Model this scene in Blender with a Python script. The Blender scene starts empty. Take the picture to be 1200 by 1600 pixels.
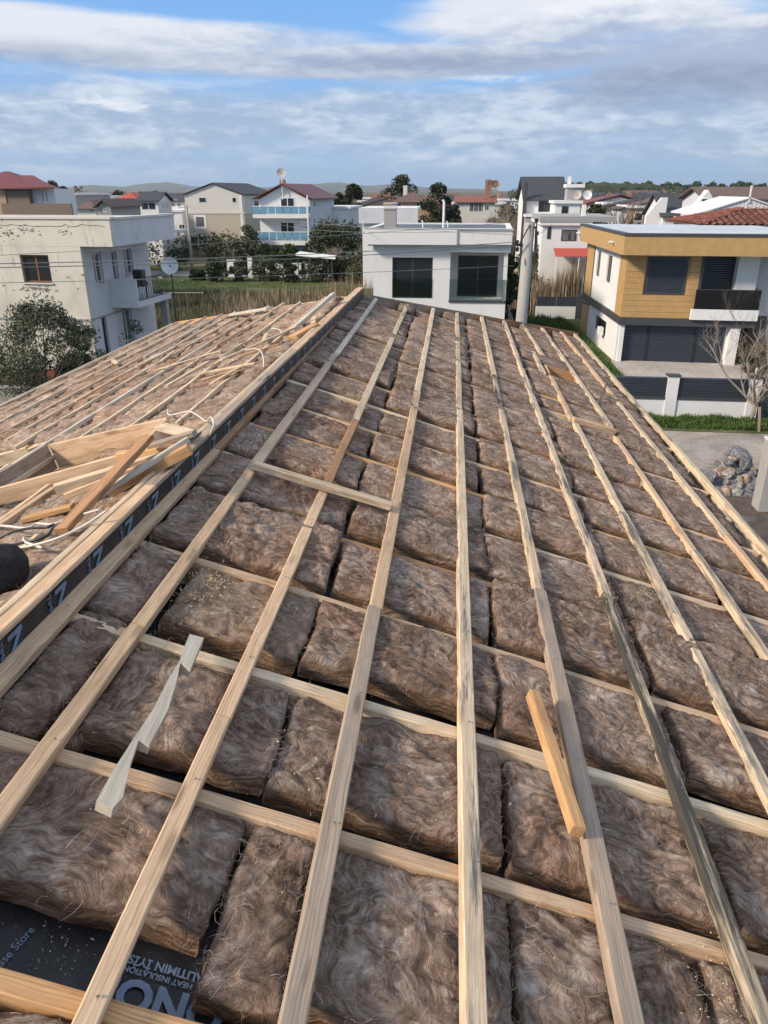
import bpy, bmesh, math, random
import numpy as np
from mathutils import Vector, Matrix
random.seed(7)
rng = np.random.default_rng(7)
S = bpy.context.scene
C = S.collection
R = math.radians

# ------------------------------------------------------------------ camera
ZC = 8.8                                   # eye height above the yard
PITCH = R(23.14); YAW = R(4.91)
cd = bpy.data.cameras.new('camera'); cam = bpy.data.objects.new('camera', cd); C.objects.link(cam)
cd.sensor_fit = 'VERTICAL'; cd.sensor_height = 36.0; cd.lens = 1177 / 1600 * 36
cd.clip_start = 0.05; cd.clip_end = 30000
cam.location = (0, 0, ZC); cam.rotation_euler = (R(90) - PITCH, 0, YAW)
S.camera = cam
S.render.resolution_x = 768; S.render.resolution_y = 1024

# ------------------------------------------------------------------ light
SUN_EL = R(33); SUN_AZ = R(243)            # compass bearing from +Y, clockwise: behind the viewer, to the left
W = bpy.data.worlds.new('World'); S.world = W; W.use_nodes = True
nt = W.node_tree; N = nt.nodes; L = nt.links; N.clear()
def wn(t, **k):
    n = N.new(t)
    for a, b in k.items(): setattr(n, a, b)
    return n
def wmath(op, a, b=None, c=None, clamp=False):
    n = wn('ShaderNodeMath', operation=op, use_clamp=clamp)
    for i, v in enumerate((a, b, c)):
        if v is None: continue
        if isinstance(v, (int, float)): n.inputs[i].default_value = v
        else: L.new(v, n.inputs[i])
    return n.outputs[0]
def wmix(f, a, b):
    n = wn('ShaderNodeMix', data_type='RGBA')
    if isinstance(f, (int, float)): n.inputs[0].default_value = f
    else: L.new(f, n.inputs[0])
    for s, v in ((6, a), (7, b)):
        if isinstance(v, tuple): n.inputs[s].default_value = (*v, 1)
        else: L.new(v, n.inputs[s])
    return n.outputs[2]
def wstep(v, lo, hi):
    n = wn('ShaderNodeMapRange', interpolation_type='SMOOTHSTEP')
    L.new(v, n.inputs[0]); n.inputs[1].default_value = lo; n.inputs[2].default_value = hi
    return n.outputs[0]
tc = wn('ShaderNodeTexCoord'); sep = wn('ShaderNodeSeparateXYZ'); L.new(tc.outputs['Generated'], sep.inputs[0])
X, Y, Z = sep.outputs
sky = wn('ShaderNodeTexSky', sky_type='NISHITA'); sky.sun_disc = False
sky.sun_elevation = SUN_EL; sky.sun_rotation = SUN_AZ
sky.air_density = 1.0; sky.dust_density = 0.6; sky.ozone_density = 1.6
SKYS = 0.115
az = wmath('ARCTAN2', X, Y); el = wmath('ARCSINE', Z)
azd = wmath('MULTIPLY', az, 57.2958); eld = wmath('MULTIPLY', el, 57.2958)
def wnoise(sx, sy, scale, detail, rough, dist=0.0, off=0.0):
    cb = wn('ShaderNodeCombineXYZ')
    L.new(wmath('MULTIPLY', azd, sx), cb.inputs[0]); L.new(wmath('MULTIPLY', eld, sy), cb.inputs[1]); cb.inputs[2].default_value = off
    n = wn('ShaderNodeTexNoise'); L.new(cb.outputs[0], n.inputs['Vector'])
    n.inputs['Scale'].default_value = scale; n.inputs['Detail'].default_value = detail
    n.inputs['Roughness'].default_value = rough; n.inputs['Distortion'].default_value = dist
    return n.outputs[0]
def blob(a0, e0, wa, we, amp=0.25):        # soft cloud body centred at azimuth a0, elevation e0 (degrees), ragged by noise
    da = wmath('DIVIDE', wmath('SUBTRACT', azd, a0), wa); de = wmath('DIVIDE', wmath('SUBTRACT', eld, e0), we)
    d = wmath('ADD', wmath('MULTIPLY', da, da), wmath('MULTIPLY', de, de))
    g = wmath('POWER', 2.718, wmath('MULTIPLY', d, -1.0))
    return wmath('MULTIPLY', g, 1.0)
big = wnoise(0.055, 0.30, 1.0, 6, 0.60, 0.5, 3.3)
mid = wnoise(0.10, 0.55, 1.0, 8, 0.60, 0.5, 9.1)
fine = wnoise(0.45, 1.5, 1.0, 6, 0.6, 0.3, 5.0)
# big pale cloud bank rising to the right, with a grey underside below it
bank = wmath('MAXIMUM', blob(7, 9.9, 13, 2.3), wmath('MAXIMUM', blob(-24, 8.9, 22, 1.35), wmath('MAXIMUM', blob(22, 7.6, 20, 2.6), blob(-4, 7.8, 26, 1.3))))
soft = wnoise(0.045, 0.34, 1.0, 7, 0.52, 0.6, 14.0)
bankn = wmath('ADD', bank, wmath('ADD', wmath('MULTIPLY', wmath('SUBTRACT', soft, 0.5), 1.1), wmath('MULTIPLY', wmath('SUBTRACT', mid, 0.5), 0.5)))
m_bank = wmath('MULTIPLY', wstep(bankn, 0.30, 0.72), 0.96)
low = wmath('MAXIMUM', blob(-22, 3.9, 20, 2.4), wmath('MAXIMUM', blob(-2, 4.2, 26, 2.3), blob(24, 3.6, 20, 2.4)))
lown = wmath('ADD', low, wmath('ADD', wmath('MULTIPLY', wmath('SUBTRACT', soft, 0.5), 0.9), wmath('MULTIPLY', wmath('SUBTRACT', mid, 0.5), 0.9)))
m_low = wmath('MULTIPLY', wstep(lown, 0.12, 0.72), 0.90)
m_any = wmath('MULTIPLY', wstep(big, 0.36, 0.56), wstep(eld, 12.0, 16.0))      # unseen rest of the sky, scattered cloud thickened to keep ambient light neutral
hor = wmath('SUBTRACT', 1.0, wstep(eld, 0.0, 5.5))
und = wmath('ADD', wmath('MAXIMUM', blob(15, 6.2, 11, 1.25), wmath('MAXIMUM', wmath('MULTIPLY', blob(-2, 7.7, 14, 0.9), 0.75), wmath('MULTIPLY', blob(-26, 7.6, 12, 0.8), 0.65))),
            wmath('MULTIPLY', wmath('SUBTRACT', soft, 0.5), 1.0))
m_und = wstep(und, 0.15, 1.0)
puff = wmath('ADD', wmath('MAXIMUM', wmath('MAXIMUM', blob(9.5, 10.6, 8, 1.0), blob(2.5, 6.7, 3.6, 0.42)), wmath('MAXIMUM', blob(-22.5, 5.0, 2.6, 0.55), blob(-31, 3.9, 2.0, 0.6))),
             wmath('MULTIPLY', wmath('ADD', wmath('MULTIPLY', wmath('SUBTRACT', fine, 0.5), 1.0), wmath('SUBTRACT', mid, 0.5)), 1.5))
m_puff = wstep(puff, 0.50, 1.25)
bg = wn('ShaderNodeBackground'); bg.inputs['Strength'].default_value = SKYS
K = 0.80 / SKYS
def kc(r, g, b): return (r * K, g * K, b * K)
base = wmix(wmath('MULTIPLY', hor, 0.80), wmix(0.72, sky.outputs[0], kc(0.17, 0.45, 0.95)), kc(0.34, 0.53, 0.74))
lf = wstep(wmath('ADD', wmath('MULTIPLY', mid, .5), wmath('MULTIPLY', fine, .5)), 0.42, 0.64)
c1 = wmix(m_low, base, wmix(lf, kc(0.38, 0.50, 0.67), kc(0.70, 0.78, 0.88)))
# bank: bright sunlit upper rim, lavender grey body below
lit = wstep(wmath('ADD', eld, wmath('ADD', wmath('MULTIPLY', wmath('SUBTRACT', soft, 0.5), 9.0), wmath('ADD', wmath('MULTIPLY', wmath('SUBTRACT', fine, 0.5), 4.0), wmath('MULTIPLY', azd, -0.035)))), 7.2, 10.2)
c2 = wmix(m_bank, c1, wmix(lit, kc(0.43, 0.51, 0.68), kc(0.82, 0.85, 0.91)))
c3 = wmix(wmath('MULTIPLY', m_und, 0.80), c2, wmix(wstep(fine, .35, .7), kc(0.27, 0.34, 0.49), kc(0.36, 0.44, 0.59)))
c4 = wmix(wmath('MULTIPLY', m_puff, 0.75), c3, kc(0.95, 0.97, 1.0))
c5 = wmix(wmath('MULTIPLY', m_any, 0.85), c4, kc(0.80, 0.79, 0.78))
L.new(c5, bg.inputs['Color'])
wo = wn('ShaderNodeOutputWorld'); L.new(bg.outputs[0], wo.inputs['Surface'])

sd = bpy.data.lights.new('sun', 'SUN'); sd.energy = 3.9; sd.angle = R(9); sd.color = (1.0, 0.86, 0.70)
sun = bpy.data.objects.new('sun', sd); C.objects.link(sun)
_d = Vector((math.sin(SUN_AZ) * math.cos(SUN_EL), math.cos(SUN_AZ) * math.cos(SUN_EL), math.sin(SUN_EL)))
sun.rotation_euler = _d.to_track_quat('Z', 'Y').to_euler(); sun.location = (-20, -20, 40)
S.view_settings.view_transform = 'Standard'; S.view_settings.look = 'None'
S.view_settings.exposure = 0.36; S.view_settings.gamma = 1.0; S.view_settings.use_curve_mapping = False

# ------------------------------------------------------------------ survey helpers (sight lines onto real planes)
_tx = math.tan(0)
def sight(px, py):
    c = ((px - 600) / 1177, (800 - py) / 1177)
    fw = math.cos(PITCH) + c[1] * math.sin(PITCH); up = -math.sin(PITCH) + c[1] * math.cos(PITCH)
    return Vector((c[0] * math.cos(YAW) - fw * math.sin(YAW), c[0] * math.sin(YAW) + fw * math.cos(YAW), up))
EYE = Vector((0, 0, ZC))
def on_plane(px, py, p0, n):
    d = sight(px, py); return EYE + d * ((Vector(p0) - EYE).dot(Vector(n)) / d.dot(Vector(n)))
def gp(px, py, z=0.0): return on_plane(px, py, (0, 0, z), (0, 0, 1))
def yp(px, py, y): return on_plane(px, py, (0, y, 0), (0, 1, 0))
NR = Vector((0.30, 0, 1)).normalized(); NL = Vector((-0.27, 0, 1)).normalized()
AR = Vector((1, 0, -0.30)).normalized(); AL = Vector((-1, 0, -0.27)).normalized()
def rz(x): return 7.05 - 0.30 * x
def lz(x): return 7.875 + 0.27 * x
def rp(px, py, off=0.0): return on_plane(px, py, Vector((0, 0, 7.05)) + NR * off, NR)
def lp(px, py, off=0.0): return on_plane(px, py, Vector((0, 0, 7.875)) + NL * off, NL)

# ------------------------------------------------------------------ numpy gradient noise
_perm = np.random.default_rng(3).permutation(256); _perm = np.concatenate([_perm, _perm, _perm])
_grad = np.random.default_rng(4).normal(size=(256, 3)); _grad /= np.linalg.norm(_grad, axis=1)[:, None]
def pn(P):
    P = np.asarray(P, float); i = np.floor(P).astype(int); f = P - i; i &= 255
    u = f * f * f * (f * (f * 6 - 15) + 10); r = 0
    for dx in (0, 1):
        for dy in (0, 1):
            for dz in (0, 1):
                h = _perm[_perm[_perm[(i[:, 0] + dx) & 255] + ((i[:, 1] + dy) & 255)] + ((i[:, 2] + dz) & 255)]
                g = _grad[h]; d = f - np.array([dx, dy, dz])
                w = (u[:, 0] if dx else 1 - u[:, 0]) * (u[:, 1] if dy else 1 - u[:, 1]) * (u[:, 2] if dz else 1 - u[:, 2])
                r = r + w * (g * d).sum(1)
    return r * 1.5

# ------------------------------------------------------------------ mesh helpers
def npmesh(name, V, F, mat=None, smooth=False):
    V = np.ascontiguousarray(V, dtype=np.float32); F = np.ascontiguousarray(F, dtype=np.int32); k = F.shape[1]
    m = bpy.data.meshes.new(name); m.vertices.add(len(V)); m.vertices.foreach_set('co', V.ravel())
    m.loops.add(F.size); m.loops.foreach_set('vertex_index', F.ravel())
    m.polygons.add(len(F)); m.polygons.foreach_set('loop_start', np.arange(0, F.size, k, dtype=np.int32))
    m.polygons.foreach_set('loop_total', np.full(len(F), k, dtype=np.int32))
    if smooth: m.polygons.foreach_set('use_smooth', np.ones(len(F), dtype=bool))
    m.update(calc_edges=True)
    if mat: m.materials.append(mat)
    return m
def tag(o, label=None, cat=None, group=None, kind=None):
    if label: o['label'] = label
    if cat: o['category'] = cat
    if group: o['group'] = group
    if kind: o['kind'] = kind
    return o
def link(name, mesh, parent=None, loc=None, M=None):
    """link mesh; M is a WORLD matrix (parents here are never rotated)"""
    o = bpy.data.objects.new(name, mesh); C.objects.link(o)
    if M is None: M = Matrix.Translation(loc if loc is not None else (parent['_w'] if parent and '_w' in parent else (0, 0, 0)))
    if parent is not None:
        o.parent = parent; o.matrix_parent_inverse = Matrix.Identity(4)
        o.matrix_basis = WM[parent.name].inverted() @ M
    else: o.matrix_basis = M
    WM[o.name] = M.copy()
    return o
WM = {}
def thing(name, loc, label, cat, group=None, kind=None):
    o = bpy.data.objects.new(name, None); C.objects.link(o); o.location = loc; o.empty_display_size = 0.2
    WM[o.name] = Matrix.Translation(loc)
    return tag(o, label, cat, group, kind)
class MB:
    def __init__(s, F=None): s.v = []; s.f = []; s.F = F or (lambda p: p)
    def add(s, pts, faces):
        b = len(s.v); s.v += [tuple(s.F(p)) for p in pts]; s.f += [tuple(b + i for i in f) for f in faces]; return s
    def box(s, x0, x1, y0, y1, z0, z1):
        return s.add([(x0, y0, z0), (x1, y0, z0), (x1, y1, z0), (x0, y1, z0), (x0, y0, z1), (x1, y0, z1), (x1, y1, z1), (x0, y1, z1)],
                     [(0, 3, 2, 1), (4, 5, 6, 7), (0, 1, 5, 4), (1, 2, 6, 5), (2, 3, 7, 6), (3, 0, 4, 7)])
    def prism(s, poly, ext):               # poly: list of 3-d points (ccw seen against ext), ext: vector
        n = len(poly); e = Vector(ext); P = [Vector(p) for p in poly]
        return s.add([tuple(p) for p in P] + [tuple(p + e) for p in P],
                     [tuple(range(n))[::-1], tuple(range(n, 2 * n))] + [(i, (i + 1) % n, n + (i + 1) % n, n + i) for i in range(n)])
    def tube(s, pts, r, n=6, r1=None, cap=True):
        P = [Vector(p) for p in pts]; m = len(P); ring = []
        V = []; up = None
        for i, p in enumerate(P):
            t = (P[min(i + 1, m - 1)] - P[max(i - 1, 0)]).normalized()
            if up is None: up = Vector((0, 0, 1)) if abs(t.z) < .9 else Vector((1, 0, 0))
            a = t.cross(up); a = a.normalized() if a.length > 1e-6 else t.orthogonal().normalized(); b = a.cross(t).normalized(); up = b
            rr = r if r1 is None else r + (r1 - r) * i / max(1, m - 1)
            if isinstance(r, (list, tuple)): rr = r[i]
            for k in range(n):
                th = 2 * math.pi * k / n; V.append(tuple(p + a * (math.cos(th) * rr) + b * (math.sin(th) * rr)))
        F = [(i * n + k, i * n + (k + 1) % n, (i + 1) * n + (k + 1) % n, (i + 1) * n + k) for i in range(m - 1) for k in range(n)]
        if cap: F += [tuple(range(n))[::-1], tuple((m - 1) * n + k for k in range(n))]
        return s.add(V, F)
    def mesh(s, name, mat=None, smooth=False, off=(0, 0, 0)):
        m = bpy.data.meshes.new(name); o = Vector(off)
        m.from_pydata([tuple(Vector(v) - o) for v in s.v], [], s.f)
        bm = bmesh.new(); bm.from_mesh(m); bmesh.ops.recalc_face_normals(bm, faces=bm.faces); bm.to_mesh(m); bm.free()
        if smooth:
            for p in m.polygons: p.use_smooth = True
        m.update()
        if mat: m.materials.append(mat)
        return m
    def build(s, name, mat, parent=None, smooth=False, loc=None):
        """vertices are world coordinates; origin goes to loc, else to their own middle"""
        a = np.array(s.v); c = Vector(((a[:, 0].min() + a[:, 0].max()) / 2, (a[:, 1].min() + a[:, 1].max()) / 2, a[:, 2].min())) if loc is None else Vector(loc)
        return link(name, s.mesh(name, mat, smooth, c), parent, M=Matrix.Translation(c))

# ------------------------------------------------------------------ materials
class NT:
    def __init__(s, name):
        s.m = bpy.data.materials.new(name); s.m.use_nodes = True; s.t = s.m.node_tree; s.t.nodes.clear()
        s.o = s.t.nodes.new('ShaderNodeOutputMaterial'); s.b = s.t.nodes.new('ShaderNodeBsdfPrincipled'); s.t.links.new(s.b.outputs[0], s.o.inputs[0])
        s.tc = s.t.nodes.new('ShaderNodeTexCoord')
    def l(s, a, b): s.t.links.new(a, b)
    def put(s, inp, v):
        if isinstance(v, bpy.types.NodeSocket): s.l(v, inp)
        elif isinstance(v, tuple) and len(v) == 3 and inp.type == 'RGBA': inp.default_value = (*v, 1)
        else: inp.default_value = v
    def n(s, t, **k):
        x = s.t.nodes.new(t)
        for a, b in k.items(): setattr(x, a, b)
        return x
    def obj(s): return s.tc.outputs['Object']
    def rnd(s): return s.n('ShaderNodeObjectInfo').outputs['Random']
    def isl(s): return s.n('ShaderNodeNewGeometry').outputs['Random Per Island']
    def pos(s): return s.n('ShaderNodeNewGeometry').outputs['Position']
    def math(s, op, a, b=0.0, clamp=False):
        x = s.n('ShaderNodeMath', operation=op, use_clamp=clamp); s.put(x.inputs[0], a); s.put(x.inputs[1], b); return x.outputs[0]
    def vmath(s, op, a, b=(0, 0, 0), sc=None):
        x = s.n('ShaderNodeVectorMath', operation=op); s.put(x.inputs[0], a); s.put(x.inputs[1], b)
        if sc is not None: s.put(x.inputs['Scale'], sc)
        return x.outputs[0]
    def map(s, v, scale=(1, 1, 1), loc=(0, 0, 0), rot=(0, 0, 0)):
        x = s.n('ShaderNodeMapping'); s.put(x.inputs[0], v); s.put(x.inputs['Scale'], scale); s.put(x.inputs['Location'], loc); s.put(x.inputs['Rotation'], rot); return x.outputs[0]
    def noise(s, v, scale, detail=4, rough=.5, dist=0.0, col=False):
        x = s.n('ShaderNodeTexNoise'); s.put(x.inputs['Vector'], v); s.put(x.inputs['Scale'], scale); s.put(x.inputs['Detail'], detail)
        s.put(x.inputs['Roughness'], rough); s.put(x.inputs['Distortion'], dist); return x.outputs[1 if col else 0]
    def ramp(s, f, *stops):
        x = s.n('ShaderNodeValToRGB'); e = x.color_ramp.elements
        while len(e) < len(stops): e.new(.5)
        for q, (p, c) in zip(e, stops): q.position = p; q.color = (*c, 1) if isinstance(c, tuple) else (c, c, c, 1)
        s.put(x.inputs[0], f); return x.outputs[0]
    def mix(s, f, a, b, mode='MIX'):
        x = s.n('ShaderNodeMix', data_type='RGBA', blend_type=mode); s.put(x.inputs[0], f); s.put(x.inputs[6], a); s.put(x.inputs[7], b); return x.outputs[2]
    def step(s, f, lo, hi):
        x = s.n('ShaderNodeMapRange', interpolation_type='SMOOTHSTEP'); s.put(x.inputs[0], f); x.inputs[1].default_value = lo; x.inputs[2].default_value = hi; return x.outputs[0]
    def bump(s, h, strength=.3, dist=.01, nrm=None):
        x = s.n('ShaderNodeBump'); s.put(x.inputs['Height'], h); x.inputs['Strength'].default_value = strength; x.inputs['Distance'].default_value = dist
        if nrm is not None: s.l(nrm, x.inputs['Normal'])
        return x.outputs[0]
    def out(s, col=None, rough=.8, nrm=None, spec=None, metal=None, alpha=None, trans=None):
        if col is not None: s.put(s.b.inputs['Base Color'], col)
        s.put(s.b.inputs['Roughness'], rough)
        if nrm is not None: s.l(nrm, s.b.inputs['Normal'])
        if spec is not None: s.put(s.b.inputs['Specular IOR Level'], spec)
        if metal is not None: s.put(s.b.inputs['Metallic'], metal)
        if alpha is not None: s.put(s.b.inputs['Alpha'], alpha)
        return s.m
MAT = {}
def wall_mat(name, col, dirt=.25, stain=(.25, .22, .18), scale=1.2, rough=.85, bump=.15):
    t = NT(name); p = t.pos()
    a = t.noise(p, scale, 6, .6); b = t.noise(t.map(p, (2.2, 2.2, .35)), 1.6, 5, .6); c = t.noise(p, 28, 3, .6)
    k = t.mix(t.math('MULTIPLY', t.step(a, .42, .72), dirt), col, tuple(x * .72 for x in col))
    k = t.mix(t.math('MULTIPLY', t.step(b, .56, .74), dirt * 1.3), k, stain)
    k = t.mix(.10, k, t.ramp(c, (.3, .0), (.7, .8)), 'OVERLAY')
    return t.out(k, rough, t.bump(c, bump, .004))
def plain(name, col, rough=.6, metal=0.0, var=.12, scale=9):
    t = NT(name); a = t.noise(t.pos(), scale, 4, .6)
    k = t.mix(t.step(a, .3, .7), tuple(x * (1 - var) for x in col), tuple(min(1, x * (1 + var)) for x in col))
    return t.out(k, rough, t.bump(a, .06, .003), metal=metal)
def wood_mat(name, light, dark, knots=.5, stain=0.0, staincol=(.028, .029, .028), grey=0.0, spread=.12):
    t = NT(name); o = t.obj(); r = t.rnd()
    o = t.vmath('ADD', o, t.vmath('SCALE', (7.3, 3.1, 5.7), sc=t.math('MULTIPLY', r, 9.0)))
    wr = t.vmath('SCALE', t.vmath('SUBTRACT', t.noise(t.map(o, (1.6, 7, 7)), 1.4, 3, .5, col=True), (.5, .5, .5)), sc=.05)
    q = t.vmath('ADD', o, wr)
    g1 = t.noise(t.map(q, (1.3, 85, 85)), 1.0, 5, .66)
    g2 = t.noise(t.map(q, (.7, 150, 150)), 1.3, 3, .7)
    ring = t.n('ShaderNodeTexWave', wave_type='BANDS', bands_direction='Y'); t.put(ring.inputs['Vector'], t.map(q, (.35, 20, 9)))
    ring.inputs['Scale'].default_value = 1.6; ring.inputs['Distortion'].default_value = 3.2; ring.inputs['Detail'].default_value = 3; ring.inputs['Detail Scale'].default_value = .8
    f = t.math('ADD', t.math('MULTIPLY', g1, .82), t.math('MULTIPLY', ring.outputs[1], .18))
    k = t.mix(t.step(f, .22, .62), dark, light)
    k = t.mix(.22, k, t.ramp(g2, (.3, 0.0), (.7, 1.0)), 'OVERLAY')
    vz = t.n('ShaderNodeTexVoronoi'); t.put(vz.inputs['Vector'], t.map(o, (3.2, 14, 14))); vz.inputs['Scale'].default_value = 1.0
    kn = t.math('SUBTRACT', 1.0, t.step(vz.outputs[0], .10, .26))
    k = t.mix(t.math('MULTIPLY', kn, knots), k, tuple(x * .33 for x in dark))
    patch = t.noise(t.map(o, (1.4, 5, 5)), 1.5, 5, .65)
    k = t.mix(t.math('MULTIPLY', t.step(patch, .45, .70), .45), k, tuple(x * .62 for x in dark))
    if grey: k = t.mix(t.math('MULTIPLY', t.step(t.noise(t.map(o, (2, 22, 22)), 1.2, 5, .7), .35, .68), grey), k, (.30, .27, .235))
    if stain: k = t.mix(t.math('MULTIPLY', t.step(t.noise(t.map(o, (1.8, 20, 20)), 1.0, 5, .68), .60 - .30 * stain, .74 - .24 * stain), .92), k, staincol)
    hs = t.n('ShaderNodeHueSaturation'); t.put(hs.inputs['Color'], k); hs.inputs['Saturation'].default_value = .98
    t.put(hs.inputs['Value'], t.math('ADD', t.math('MULTIPLY', r, spread * 2), 1 - spread))
    return t.out(hs.outputs[0], .72, t.bump(t.math('ADD', g1, t.math('MULTIPLY', g2, .5)), .35, .002), spec=.25)
MAT['pine'] = wood_mat('fresh_pine_wood', (.66, .46, .29), (.44, .275, .15))
MAT['pale'] = wood_mat('pale_pine_wood', (.68, .54, .37), (.47, .34, .205), knots=.4, stain=.15, staincol=(.16, .15, .12))
MAT['aged'] = wood_mat('greyed_pine_wood', (.44, .33, .235), (.27, .185, .125), knots=.7, grey=.5)
MAT['orange'] = wood_mat('orange_pine_wood', (.60, .36, .165), (.42, .21, .085), knots=.6)
MAT['rust'] = wood_mat('reddish_pine_wood', (.45, .25, .125), (.29, .145, .07), knots=.6)
MAT['mould'] = wood_mat('mould_stained_wood', (.56, .45, .31), (.36, .27, .18), knots=.3, stain=.80)
MAT['speck'] = wood_mat('spotted_pale_wood', (.68, .53, .365), (.50, .36, .22), knots=.3, stain=.42, staincol=(.10, .105, .10))
MAT['white_wood'] = wood_mat('bleached_wood', (.62, .56, .45), (.47, .41, .31), knots=.1, grey=.25)

def wool_mat(name, tint=(1, 1, 1), pale=0.0, contrast=1.0):
    t = NT(name); r = t.rnd()
    o = t.vmath('ADD', t.obj(), t.vmath('SCALE', (3.7, 5.9, 1.3), sc=t.math('MULTIPLY', r, 11.0)))
    w1 = t.vmath('SCALE', t.vmath('SUBTRACT', t.noise(o, 2.6, 2, .5, col=True), (.5, .5, .5)), sc=.50)
    w2 = t.vmath('SCALE', t.vmath('SUBTRACT', t.noise(o, 9.0, 2, .5, col=True), (.5, .5, .5)), sc=.10)
    q = t.vmath('ADD', t.vmath('ADD', o, w1), w2)
    f1 = t.noise(t.map(q, (4, 50, 44)), 1.0, 6, .66)
    f2 = t.noise(t.map(q, (44, 4.5, 40), rot=(0, 0, .5)), 1.0, 6, .66)
    sel = t.step(t.noise(o, 3.4, 2, .5), .42, .58)
    fx = t.n('ShaderNodeMix', data_type='FLOAT'); t.put(fx.inputs[0], sel); t.put(fx.inputs[2], f1); t.put(fx.inputs[3], f2); fib = fx.outputs[0]
    hair = t.noise(t.map(q, (22, 210, 150)), 1.0, 4, .7)
    hair2 = t.noise(t.map(q, (190, 24, 150), rot=(0, 0, .3)), 1.0, 4, .7)
    hx = t.n('ShaderNodeMix', data_type='FLOAT'); t.put(hx.inputs[0], sel); t.put(hx.inputs[2], hair); t.put(hx.inputs[3], hair2); hr = hx.outputs[0]
    clump = t.noise(o, 4.5, 5, .62, .6); tuft = t.noise(o, 16, 5, .6, .8)
    v = t.math('ADD', t.math('ADD', t.math('MULTIPLY', fib, .44), t.math('MULTIPLY', clump, .26)), t.math('ADD', t.math('MULTIPLY', tuft, .18), t.math('MULTIPLY', hr, .14)))
    c = lambda a, b, d: (a * tint[0], b * tint[1], d * tint[2])
    k = t.ramp(v, (.385, c(.075, .048, .036)), (.44, c(.165, .115, .088)), (.495, c(.27, .20, .16)), (.545, c(.41, .32, .265)), (.62, c(.64, .55, .475)))
    wz = t.n('ShaderNodeMix', data_type='FLOAT'); t.put(wz.inputs[0], sel); t.put(wz.inputs[2], t.noise(t.map(q, (4, 16, 14)), 1.0, 5, .6)); t.put(wz.inputs[3], t.noise(t.map(q, (15, 4, 14)), 1.0, 5, .6))
    wisp = t.math('MULTIPLY', t.step(t.noise(o, 3.0, 3, .6, .8), .54, .70), t.step(wz.outputs[0], .50, .68))
    k = t.mix(t.math('MULTIPLY', wisp, .85), k, c(.68, .62, .56))
    warm = t.step(t.noise(o, 1.6, 3, .5), .52, .70)
    k = t.mix(t.math('MULTIPLY', warm, .30), k, t.mix(1.0, k, c(1.15, .86, .66), 'MULTIPLY'))
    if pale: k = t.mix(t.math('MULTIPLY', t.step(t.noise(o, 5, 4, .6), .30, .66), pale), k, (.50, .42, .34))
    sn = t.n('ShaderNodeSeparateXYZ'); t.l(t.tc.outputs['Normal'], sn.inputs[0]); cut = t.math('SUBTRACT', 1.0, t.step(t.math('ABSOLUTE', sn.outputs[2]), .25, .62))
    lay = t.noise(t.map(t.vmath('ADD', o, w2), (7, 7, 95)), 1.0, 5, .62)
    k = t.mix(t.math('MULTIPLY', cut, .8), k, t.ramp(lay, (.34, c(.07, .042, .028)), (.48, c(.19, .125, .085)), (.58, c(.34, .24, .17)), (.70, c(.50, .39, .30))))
    hs = t.n('ShaderNodeHueSaturation'); t.put(hs.inputs['Color'], k); t.put(hs.inputs['Value'], t.math('ADD', t.math('MULTIPLY', r, .26), .73)); t.put(hs.inputs['Saturation'], 1.16)
    h = t.math('ADD', t.math('MULTIPLY', fib, 1.1), t.math('ADD', t.math('MULTIPLY', tuft, .5), t.math('MULTIPLY', hr, .35)))
    return t.out(hs.outputs[0], .95, t.bump(h, .9, .020 * contrast), spec=.08)
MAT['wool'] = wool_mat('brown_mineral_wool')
MAT['wool_left'] = wool_mat('sun_tinted_mineral_wool', (1.12, 1.08, 1.04), pale=.32)  # same wool, sunlight on the left slope brightened into its colour
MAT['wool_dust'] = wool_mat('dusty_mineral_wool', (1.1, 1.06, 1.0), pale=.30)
def strand_mat():
    t = NT('loose_wool_fibre'); k = t.ramp(t.isl(), (0, (.20, .14, .10)), (.6, (.34, .25, .195)), (1, (.60, .51, .43))); return t.out(k, .9, spec=.1)
MAT['strand'] = strand_mat()
def membrane_mat():
    t = NT('black_membrane'); o = t.pos(); a = t.noise(o, 60, 4, .7); d = t.noise(o, 9, 5, .6)
    sp = t.step(t.noise(o, 330, 2, .5), .66, .74)
    k = t.mix(t.step(d, .4, .7), (.012, .013, .015), (.030, .031, .034)); k = t.mix(t.math('MULTIPLY', sp, .8), k, (.30, .25, .18))
    return t.out(k, .42, t.bump(a, .3, .002), spec=.4)
MAT['membrane'] = membrane_mat()
MAT['print'] = plain('grey_blue_print', (.15, .21, .30), .5)
# ------------------------------------------------------------------ the unfinished roof
ORD = ['first', 'second', 'third', 'fourth', 'fifth', 'sixth', 'seventh', 'eighth', 'ninth', 'tenth', 'eleventh', 'twelfth', 'thirteenth', 'fourteenth',
       'fifteenth', 'sixteenth', 'seventeenth', 'eighteenth', 'nineteenth', 'twentieth', 'twenty first', 'twenty second', 'twenty third', 'twenty fourth', 'twenty fifth', 'twenty sixth']
YR0 = rp(745, 1356, -.045).y - .03; SP = .6165
XE = 2.36; XEL = -5.30
def ridge_x(y): return -1.39 + (y - 2) * .0125
def hipR(x): return 11.0 + .953 * (x + 1.27)
def hipL(x): return 10.75 + .92 * (-1.25 - x)
roof = thing('unfinished_house', (0, 6, 0), 'unfinished house whose timber roof frame is being insulated, in the foreground', 'house')
def frame_m(p0, p1, up):
    x = (p1 - p0).normalized(); z = (up - x * up.dot(x)).normalized(); y = z.cross(x)
    M = Matrix((x, y, z)).transposed().to_4x4(); M.translation = (p0 + p1) / 2; return M
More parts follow.
